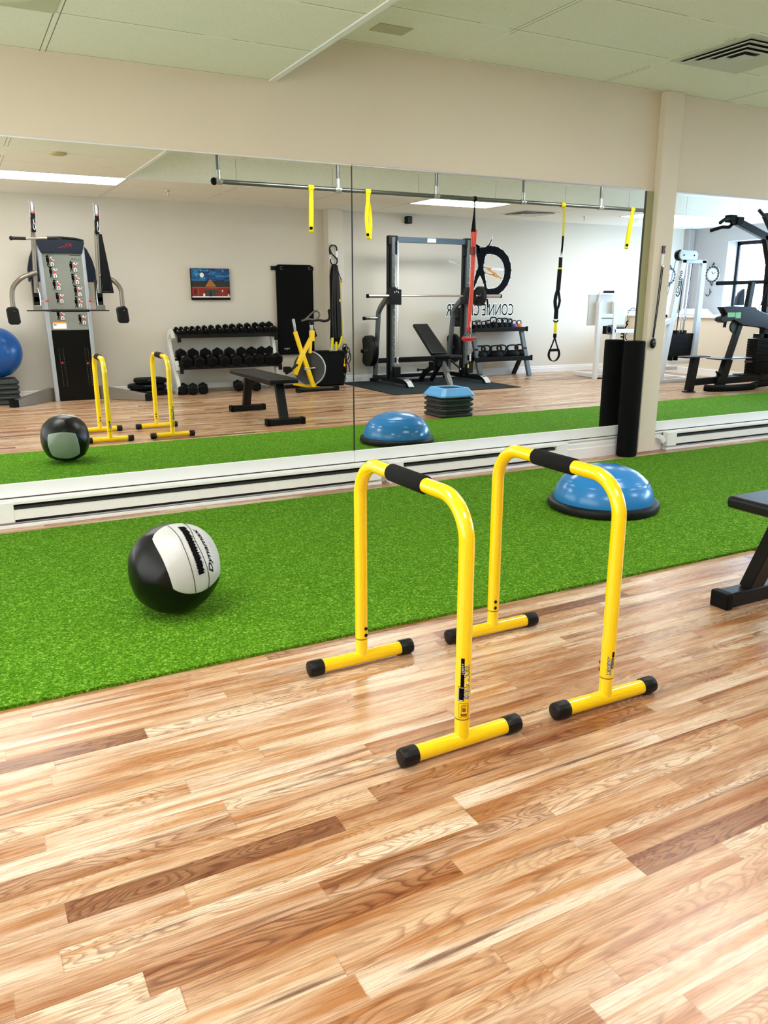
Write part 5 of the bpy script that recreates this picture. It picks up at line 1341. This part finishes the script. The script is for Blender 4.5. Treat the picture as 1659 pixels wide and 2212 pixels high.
build(MB().box(8.775, 8.865, wy - .04, wy + .04, 0, .015), 'rubber_foot', BLACK, t)

# ------------------------------------------------------------------ white weight tower
t = thing('pulldown_tower', 'white pulldown tower with black weight stack, seen right of the pillar', 'weight machine', (9.5, -3.95, 0))
ly = -3.88
build(MB().prism([(9.385, 1.745), (9.66, 1.745), (9.70, 1.76), (9.71, 1.83), (9.67, 1.875), (9.40, 1.88), (9.36, 1.865), (9.335, 1.82), (9.345, 1.77)], .03, wallxz(ly)), 'pulley_head', M('light_grey_paint', (178, 182, 192), .4, .2), t, bevel=.004)
build(MB().cyl((9.42, ly + .03, 1.81), (9.42, ly + .034, 1.81), .012, 12).cyl((9.63, ly + .03, 1.81), (9.63, ly + .034, 1.81), .012, 12), 'head_bolt', BLACK, t)
build(MB().lathe([(0, -.02), (.075, -.02), (.075, .02), (0, .02)], (9.375, ly - .02, 1.81), 'y', 28), 'pulley_wheel', BLACK, t)
fp = build(MB().bar((9.47, ly - .02, 1.76), (9.20, ly - .02, .04), .10, .06, (0, 1, 0)), 'slanted_front_post', WHITEP, t, bevel=.005)
build(MB().bar((9.43, ly - .02, 1.73), (9.93, ly - .02, 1.73), .06, .05).bar((9.88, ly - .02, 1.75), (9.87, ly - .02, .05), .09, .06, (0, 1, 0)), 'rear_post', M('pale_blue_white', (200, 208, 222), .4), t, bevel=.004)
build(MB().bar((9.10, ly - .02, .82), (9.40, ly - .02, .94), .06, .08, (0, 1, 0)).bar((9.14, ly - .02, .80), (9.16, ly - .02, .05), .035, .05, (0, 1, 0)), 'seat_arm', WHITEP, t, bevel=.004)
build(MB().box(9.14, 9.90, ly - .06, ly + .02, .0, .045).box(9.86, 9.94, ly - .7, ly + .02, .0, .045).box(9.14, 9.22, ly - .7, ly, .0, .045).box(9.40, 9.84, ly - .06, ly, .26, .31).box(9.42, 9.86, ly - .35, ly - .3, .14, .20).box(9.42, 9.47, ly - .36, ly - .3, 0, .2), 'base_frame', WHITEP, t, bevel=.004)
mb = MB()
for i in range(12):
    z_ = .375 + i * .0275; sh = (z_ - .375) * .17
    mb.prism([(9.345 + sh, z_), (9.80 + sh * .5, z_), (9.805 + sh * .5, z_ + .026), (9.348 + sh, z_ + .026)], .14, wallxz(ly - .16))
build(mb, 'weight_stack', BLACK, t)
mb = MB()
for a, b in (((9.52, .72), (9.57, 1.70)), ((9.585, .70), (9.635, 1.70)), ((9.66, .72), (9.72, 1.70))): mb.cyl((a[0], ly - .07, a[1]), (b[0], ly - .07, b[1]), .007, 8)
build(mb, 'black_cable', BLACKM, t)
build(MB().cyl((9.555, ly - .05, .72), (9.60, ly - .05, 1.70), .010, 10).cyl((9.625, ly - .05, .72), (9.67, ly - .05, 1.70), .010, 10), 'guide_rod', CHROME, t)
build(MB().box(9.49, 9.53, ly - .12, ly - .03, .70, .75).box(9.63, 9.69, ly - .12, ly - .03, .70, .75).box(9.44, 9.47, ly - .12, ly - .05, .31, .38).box(9.55, 9.58, ly - .12, ly - .05, .31, .38), 'stack_bushing', BLACK, t)
build(MB().cyl((9.335, ly - .02, 1.80), (9.155, ly - .02, .97), .0045, 8), 'blue_cable', M('blue_cable_sheath', (50, 110, 170), .5), t)
build(MB().sphere((9.205, ly, .965), .02, 12, 8), 'black_stopper', BLACK, t)
mb = MB(); d_ = (V((9.47, 0, 1.76)) - V((9.20, 0, .04))).normalized(); n_ = V((d_.z, 0, -d_.x))
o_ = V((9.365, ly + .0125, 1.30)) 
put_text(mb, 'Creativo', .088, lambda x, y: o_ + d_ * (x - .02) - n_ * (y - .035), 1.02, .001, .2)
sw = [o_ + d_ * (-.03 + .0) + n_ * .0, o_ - d_ * .055 + n_ * .02, o_ - d_ * .04 + n_ * .05, o_ + d_ * .03 + n_ * .062, o_ + d_ * .2 + n_ * .052]
mb.tube(smooth_path(sw), .006, 6)
build(mb, 'machine_lettering', INK, t, smooth=False)

# ------------------------------------------------------------------ black multi gym
t = thing('multi_gym', 'large black home multi gym with pull-up bar, at the right edge by the window', 'multi gym', (9.4, -2.7, 0))
gy = -2.75
build(MB().bar((8.98, gy, 2.20), (9.72, gy, 1.99), .09, .07, (0, 1, 0)).bar((9.68, gy, 2.02), (9.86, gy, 1.60), .09, .07, (0, 1, 0)).bar((9.84, gy, 1.64), (9.92, gy, .1), .09, .08, (0, 1, 0)).bar((9.70, gy, 2.0), (10.3, gy, 2.02), .09, .07, (0, 1, 0)), 'top_boom', BLACKM, t, bevel=.006)
build(MB().box(8.93, 9.05, gy - .05, gy + .05, 2.15, 2.24).box(9.05, 9.17, gy - .06, gy + .06, 2.12, 2.22), 'boom_clamp', BLACK, t, bevel=.01)
build(MB().tube(smooth_path([(8.97, gy + .02, 2.19), (8.88, gy + .05, 2.185), (8.78, gy + .08, 2.17), (8.68, gy + .10, 2.125)]), .021, 12).tube(smooth_path([(9.06, gy - .02, 2.15), (9.02, gy - .04, 2.10), (8.92, gy - .06, 2.095), (8.84, gy - .1, 2.07), (8.78, gy - .12, 2.05)]), .021, 12), 'pull_up_grip', GRIP, t)
build(MB().tube([(9.48, gy + .02, 2.32), (9.56, gy + .02, 2.27), (9.66, gy + .02, 2.25)], .022, 10).bar((9.62, gy + .01, 2.27), (9.86, gy, 2.03), .07, .06, (0, 1, 0)), 'side_grip', BLACKM, t)
build(MB().cyl((8.86, gy, 1.40), (9.95, gy, 1.43), .026, 14), 'press_bar', GRIP, t)
build(MB().bar((9.53, gy, 1.42), (9.48, gy, .95), .085, .06, (0, 1, 0)), 'press_arm', BLACKM, t, bevel=.006)
build(MB().prism([(8.95, 1.10), (9.0, 1.055), (9.05, 1.0), (8.96, .975), (8.93, .93), (9.0, .90), (9.2, .93), (9.4, .86), (9.8, .82), (9.95, .78), (9.9, 1.0), (9.65, 1.06), (9.6, 1.10), (9.2, 1.11)], .10, wallxz(gy - .05)), 'arm_console', BLACKM, t, bevel=.008)
build(MB().box(9.06, 9.20, gy + .02, gy + .056, .97, 1.03).box(9.21, 9.31, gy + .02, gy + .058, .955, 1.03), 'green_white_label', M('green_label', (150, 215, 160), .6), t)
build(MB().lathe([(0, -.015), (.075, -.015), (.085, 0), (.075, .015), (0, .015)], (9.27, gy, .845), 'y', 28), 'cable_pulley', CHAR, t)
build(MB().tube([(9.03, gy + .04, .92), (9.02, gy + .04, .84), (9.05, gy + .04, .84), (9.06, gy + .04, .92)], .010, 8), 'hook_loop', BLACK, t)
build(MB().bar((9.40, gy, .95), (9.22, gy, .42), .085, .06, (0, 1, 0)).bar((9.22, gy, .42), (9.11, gy, .06), .13, .08, (0, 1, 0)), 'front_mast', BLACKM, t, bevel=.006)
build(MB().box(8.94, 9.58, gy - .12, gy + .10, .42, .436), 'seat_pad', M('slate_seat_top', (46, 60, 92), .3), t, bevel=.005)
build(MB().box(8.42, 8.86, gy - .14, gy + .02, .455, .472), 'low_seat_pad', BLACKP, t, bevel=.005)
build(MB().bar((8.66, gy - .06, .46), (8.60, gy - .06, .02), .10, .08, (0, 1, 0)).lathe([(.09, .0), (.09, .012), (.05, .016)], (8.60, gy - .06, 0), 'z', 24), 'support_post', BLACKM, t, bevel=.004)
build(MB().bar((8.66, gy - .06, .13), (10.3, gy - .06, .16), .07, .09).bar((9.1, gy, .13), (10.3, gy, .15), .07, .09), 'base_beam', BLACKM, t, bevel=.005)
build(MB().tube(smooth_path([(8.80, gy + .02, .055), (8.86, gy + .08, .05), (9.2, gy + .14, .045), (9.6, gy + .14, .045), (9.74, gy + .06, .05), (10.2, gy, .06)]), .045, 14), 'curved_foot', BLACK, t)
mb = MB()
for i in range(14): mb.box(9.70, 10.15, gy - .1, gy + .06, .20 + i * .034, .231 + i * .034)
build(mb, 'weight_stack', BLACK, t, bevel=.003)
build(MB().box(9.78, 10.1, gy - .08, gy + .04, .68, .74).box(9.50, 9.98, gy - .12, gy + .02, .16, .20).bar((9.08, gy - .02, .12), (9.09, gy - .02, .24), .03, .03).tube([(9.02, gy, .26), (9.06, gy, .22), (9.13, gy, .22), (9.15, gy, .24)], .014, 8), 'stack_cover', BLACKM, t)
mb = MB()
for a, b in (((9.93, 2.0), (9.90, 1.1)), ((9.86, 1.55), (9.66, 1.05)), ((9.78, 1.4), (9.70, 1.12)), ((9.82, 1.42), (9.84, 1.1))): mb.cyl((a[0], gy + .05, a[1]), (b[0], gy + .05, b[1]), .006, 8)
build(mb, 'gym_cable', BLACK, t)
build(MB().prism([(9.36, 1.12), (9.375, 1.22), (9.41, 1.29), (9.50, 1.34), (9.52, 1.12)], .05, wallxz(gy - .12)), 'grey_back_pad', M('blue_grey_vinyl', (74, 86, 108), .5), t, bevel=.01)
build(MB().bar((9.58, gy, .37), (9.82, gy, .36), .04, .025), 'wooden_lever', M('brown_bar', (120, 74, 60), .5), t, bevel=.003)

# ------------------------------------------------------------------ wall ornaments on the right
def ornament(c, n, label, mat):
    c = V(c); n = V(n); u = V((0, 0, 1)); s = n.cross(u)
    t = thing('ornamental_clock', label, 'wall clock', tuple(c), 'ornate round wall clocks')
    f = lambda a, r, e=0: c + s * (r * math.cos(a)) + u * (r * math.sin(a)) + n * e
    mb = MB().tube([f(2 * PI * i / 32, .10, .02) for i in range(32)], .012, 8, closed=True).tube([f(2 * PI * i / 32, .155, .015) for i in range(32)], .008, 8, closed=True)
    build(mb, 'ring_frame', mat, t)
    mb = MB()
    for i in range(16): mb.tube([f(2 * PI * i / 16, .105, .015), f(2 * PI * (i + .5) / 16, .15, .02)], .010, 6)
    for a in (PI / 2, -PI / 2): mb.tube([f(a, .15, .015), f(a, .20, .01)], [.03, .003], 8)
    build(mb, 'scroll_work', M('iron_scroll', (60, 62, 66), .5), t)
    mb = MB(); mb.add([f(2 * PI * i / 28, .09, .012) for i in range(28)], [tuple(range(28))])
    build(mb, 'clock_face', WHITEP, t, smooth=False)
    build(MB().tube([f(0, 0, .016), f(2.0, .05, .016)], .004, 6).tube([f(0, 0, .016), f(.4, .07, .016)], .003, 6), 'clock_hands', INK, t)
ornament((XR - .0, -5.50, 1.62), (-1, 0, 0), 'ornate white metal wall clock beside the bright window', M('antique_white', (208, 210, 212), .5))
ornament((11.55, YB, 1.60), (0, 1, 0), 'ornate white wall clock on the back wall just right of the pillar edge', M('antique_white', (208, 210, 212), .5))
t = thing('wall_hook_ornament', 'small dark C-shaped iron hook under the clock beside the window', 'wall hook', (XR, -5.57, 1.32))
build(MB().tube([(XR - .012, -5.57 + .05 * math.cos(a), 1.32 + .07 * math.sin(a)) for a in [math.radians(-150 + 200 * i / 16) for i in range(17)]], .007, 8), 'iron_curve', M('dark_iron', (70, 70, 72), .5), t)
build(MB().box(XR - .012, XR - .001, -5.54, -5.50, 1.31, 1.33), 'wall_mount', M('dark_iron', (70, 70, 72), .5), t)
t = thing('folded_towel', 'white folded towel lying on the deep window ledge', 'towel', (11.4, -5.3, .93))
mb = MB()
for i in range(3):
    o0 = len(mb.v); mb.sphere((11.4, -5.3, .955 + i * .03), 1, 20, 10)
    for j in range(o0, len(mb.v)):
        d = mb.v[j] - V((11.4, -5.3, .955 + i * .03)); f = lambda q: math.copysign(abs(q) ** .5, q)
        mb.v[j] = V((11.4 + f(d.x) * .2, -5.3 + f(d.y) * (.28 - .05 * i), .953 + i * .03 + f(d.z) * .022))
build(mb, 'towel_folds', WHITE, t)

# ------------------------------------------------------------------ cord exerciser on the pillar
pf = -PD
t = thing('pulley_cord', 'black cord loop with round weight hanging on the front of the pillar', 'pulley cord', (4.86, pf, 1.5))
build(MB().box(4.875, 4.905, pf - .012, pf - .001, 1.545, 1.575).prism([(4.875, 1.60), (4.91, 1.60), (4.90, 1.575), (4.90, 1.57), (4.88, 1.57), (4.88, 1.575)], .010, wallxz(pf - .011)), 'hook_mount', M('dark_maroon', (60, 26, 28), .4), t, bevel=.002)
build(MB().bar((4.889, pf - .008, 1.54), (4.884, pf - .008, 1.455), .024, .008, (0, 1, 0)), 'white_strap', WHITEP, t, bevel=.002)
build(MB().lathe([(.006, -.006), (.012, -.003), (.012, .003), (.006, .006)], (4.886, pf - .016, 1.45), 'y', 16), 'small_pulley', CHROME, t)
build(MB().tube([(4.878, pf - .014, 1.45), (4.862, pf - .014, 1.15), (4.846, pf - .014, .915)], .0035, 8).tube([(4.893, pf - .014, 1.45), (4.876, pf - .014, 1.15), (4.856, pf - .014, .915)], .0035, 8), 'cord_loop', BLACK, t)
mb = MB().sphere((4.848, pf - .022, .872), .03, 24, 14, (1, .5, 1.35))
build(mb, 'teardrop_weight', BLACKP, t)
mb = MB()
for k in (.010, .016):
    for i in range(9):
        a, b = math.radians(20 * i), math.radians(20 * i + 20)
        mb.bar((4.848 + k * math.cos(a), pf - .0375, .875 + k * math.sin(a)), (4.848 + k * math.cos(b), pf - .0375, .875 + k * math.sin(b)), .0018, .001, (0, 1, 0))
mb.box(4.836, 4.860, pf - .038, pf - .037, .858, .861)
build(mb, 'engraved_mark', M('silver_print', (150, 150, 150), .5), t)

# ------------------------------------------------------------------ outdoors beyond the window
struct(build(MB().box(12.4, 40, -25, 20, -.2, -.1), 'ground_outside', M('pale_concrete', (180, 180, 176), .9), smooth=False, org=(0, 0, 0)))

# ================================================================== camera, light
cam = bpy.data.cameras.new('camera'); co = bpy.data.objects.new('camera', cam); COL.objects.link(co)
co.location = (0, -4.708, 1.215)
co.rotation_euler = Euler((math.radians(90 - 15.076), 0, math.radians(-27.956)), 'XYZ')
cam.sensor_fit = 'VERTICAL'; cam.sensor_height = 24; cam.lens = 24 * 1716.1 / 2212
cam.clip_start = .02; cam.clip_end = 100
S.camera = co

wd = bpy.data.worlds.new('daylight'); S.world = wd; wd.use_nodes = True
nt = wd.node_tree; bg = nt.nodes['Background']
tcw = nt.nodes.new('ShaderNodeTexCoord'); sxw = nt.nodes.new('ShaderNodeSeparateXYZ'); mrw = nt.nodes.new('ShaderNodeMapRange'); mxw = nt.nodes.new('ShaderNodeMix')
mxw.data_type = 'RGBA'
nt.links.new(tcw.outputs['Generated'], sxw.inputs[0]); nt.links.new(sxw.outputs[0], mrw.inputs[0])
mrw.inputs[1].default_value = -.25; mrw.inputs[2].default_value = .25
nt.links.new(mrw.outputs[0], mxw.inputs[0])
mxw.inputs[6].default_value = (.155, .155, .15, 1)      # left half: added fill light for the left opening
mxw.inputs[7].default_value = (.50, .72, 1.0, 1)      # blue sky side
nt.links.new(mxw.outputs[2], bg.inputs['Color']); bg.inputs['Strength'].default_value = 18
pl_ = bpy.data.lights.new('window_portal', 'AREA'); pl_.shape = 'RECTANGLE'; pl_.size = 1.2; pl_.size_y = 4.0
po = bpy.data.objects.new('window_portal', pl_); COL.objects.link(po)
po.location = (XR + .35, (WY0 + WY1) / 2, (WZ0 + WZ1) / 2); po.rotation_euler = (0, PI / 2, 0)
pl_.cycles.is_portal = True
pl2 = bpy.data.lights.new('fill_window_portal', 'AREA'); pl2.shape = 'RECTANGLE'; pl2.size = 1.9; pl2.size_y = 4.8  # portal for the added left opening
po2 = bpy.data.objects.new('fill_window_portal', pl2); COL.objects.link(po2)
po2.location = (XL - .25, -3.0, 1.3); po2.rotation_euler = (0, -PI / 2, 0)
pl2.cycles.is_portal = True

S.view_settings.view_transform = 'Standard'; S.view_settings.look = 'None'
S.view_settings.gamma = 1; S.view_settings.exposure = EXPO; S.view_settings.use_curve_mapping = False
S.cycles.max_bounces = 12; S.cycles.diffuse_bounces = 6; S.cycles.glossy_bounces = 8; S.cycles.transmission_bounces = 6
S.cycles.caustics_reflective = True; S.cycles.caustics_refractive = False
S.cycles.sample_clamp_indirect = 8; S.cycles.use_denoising = True
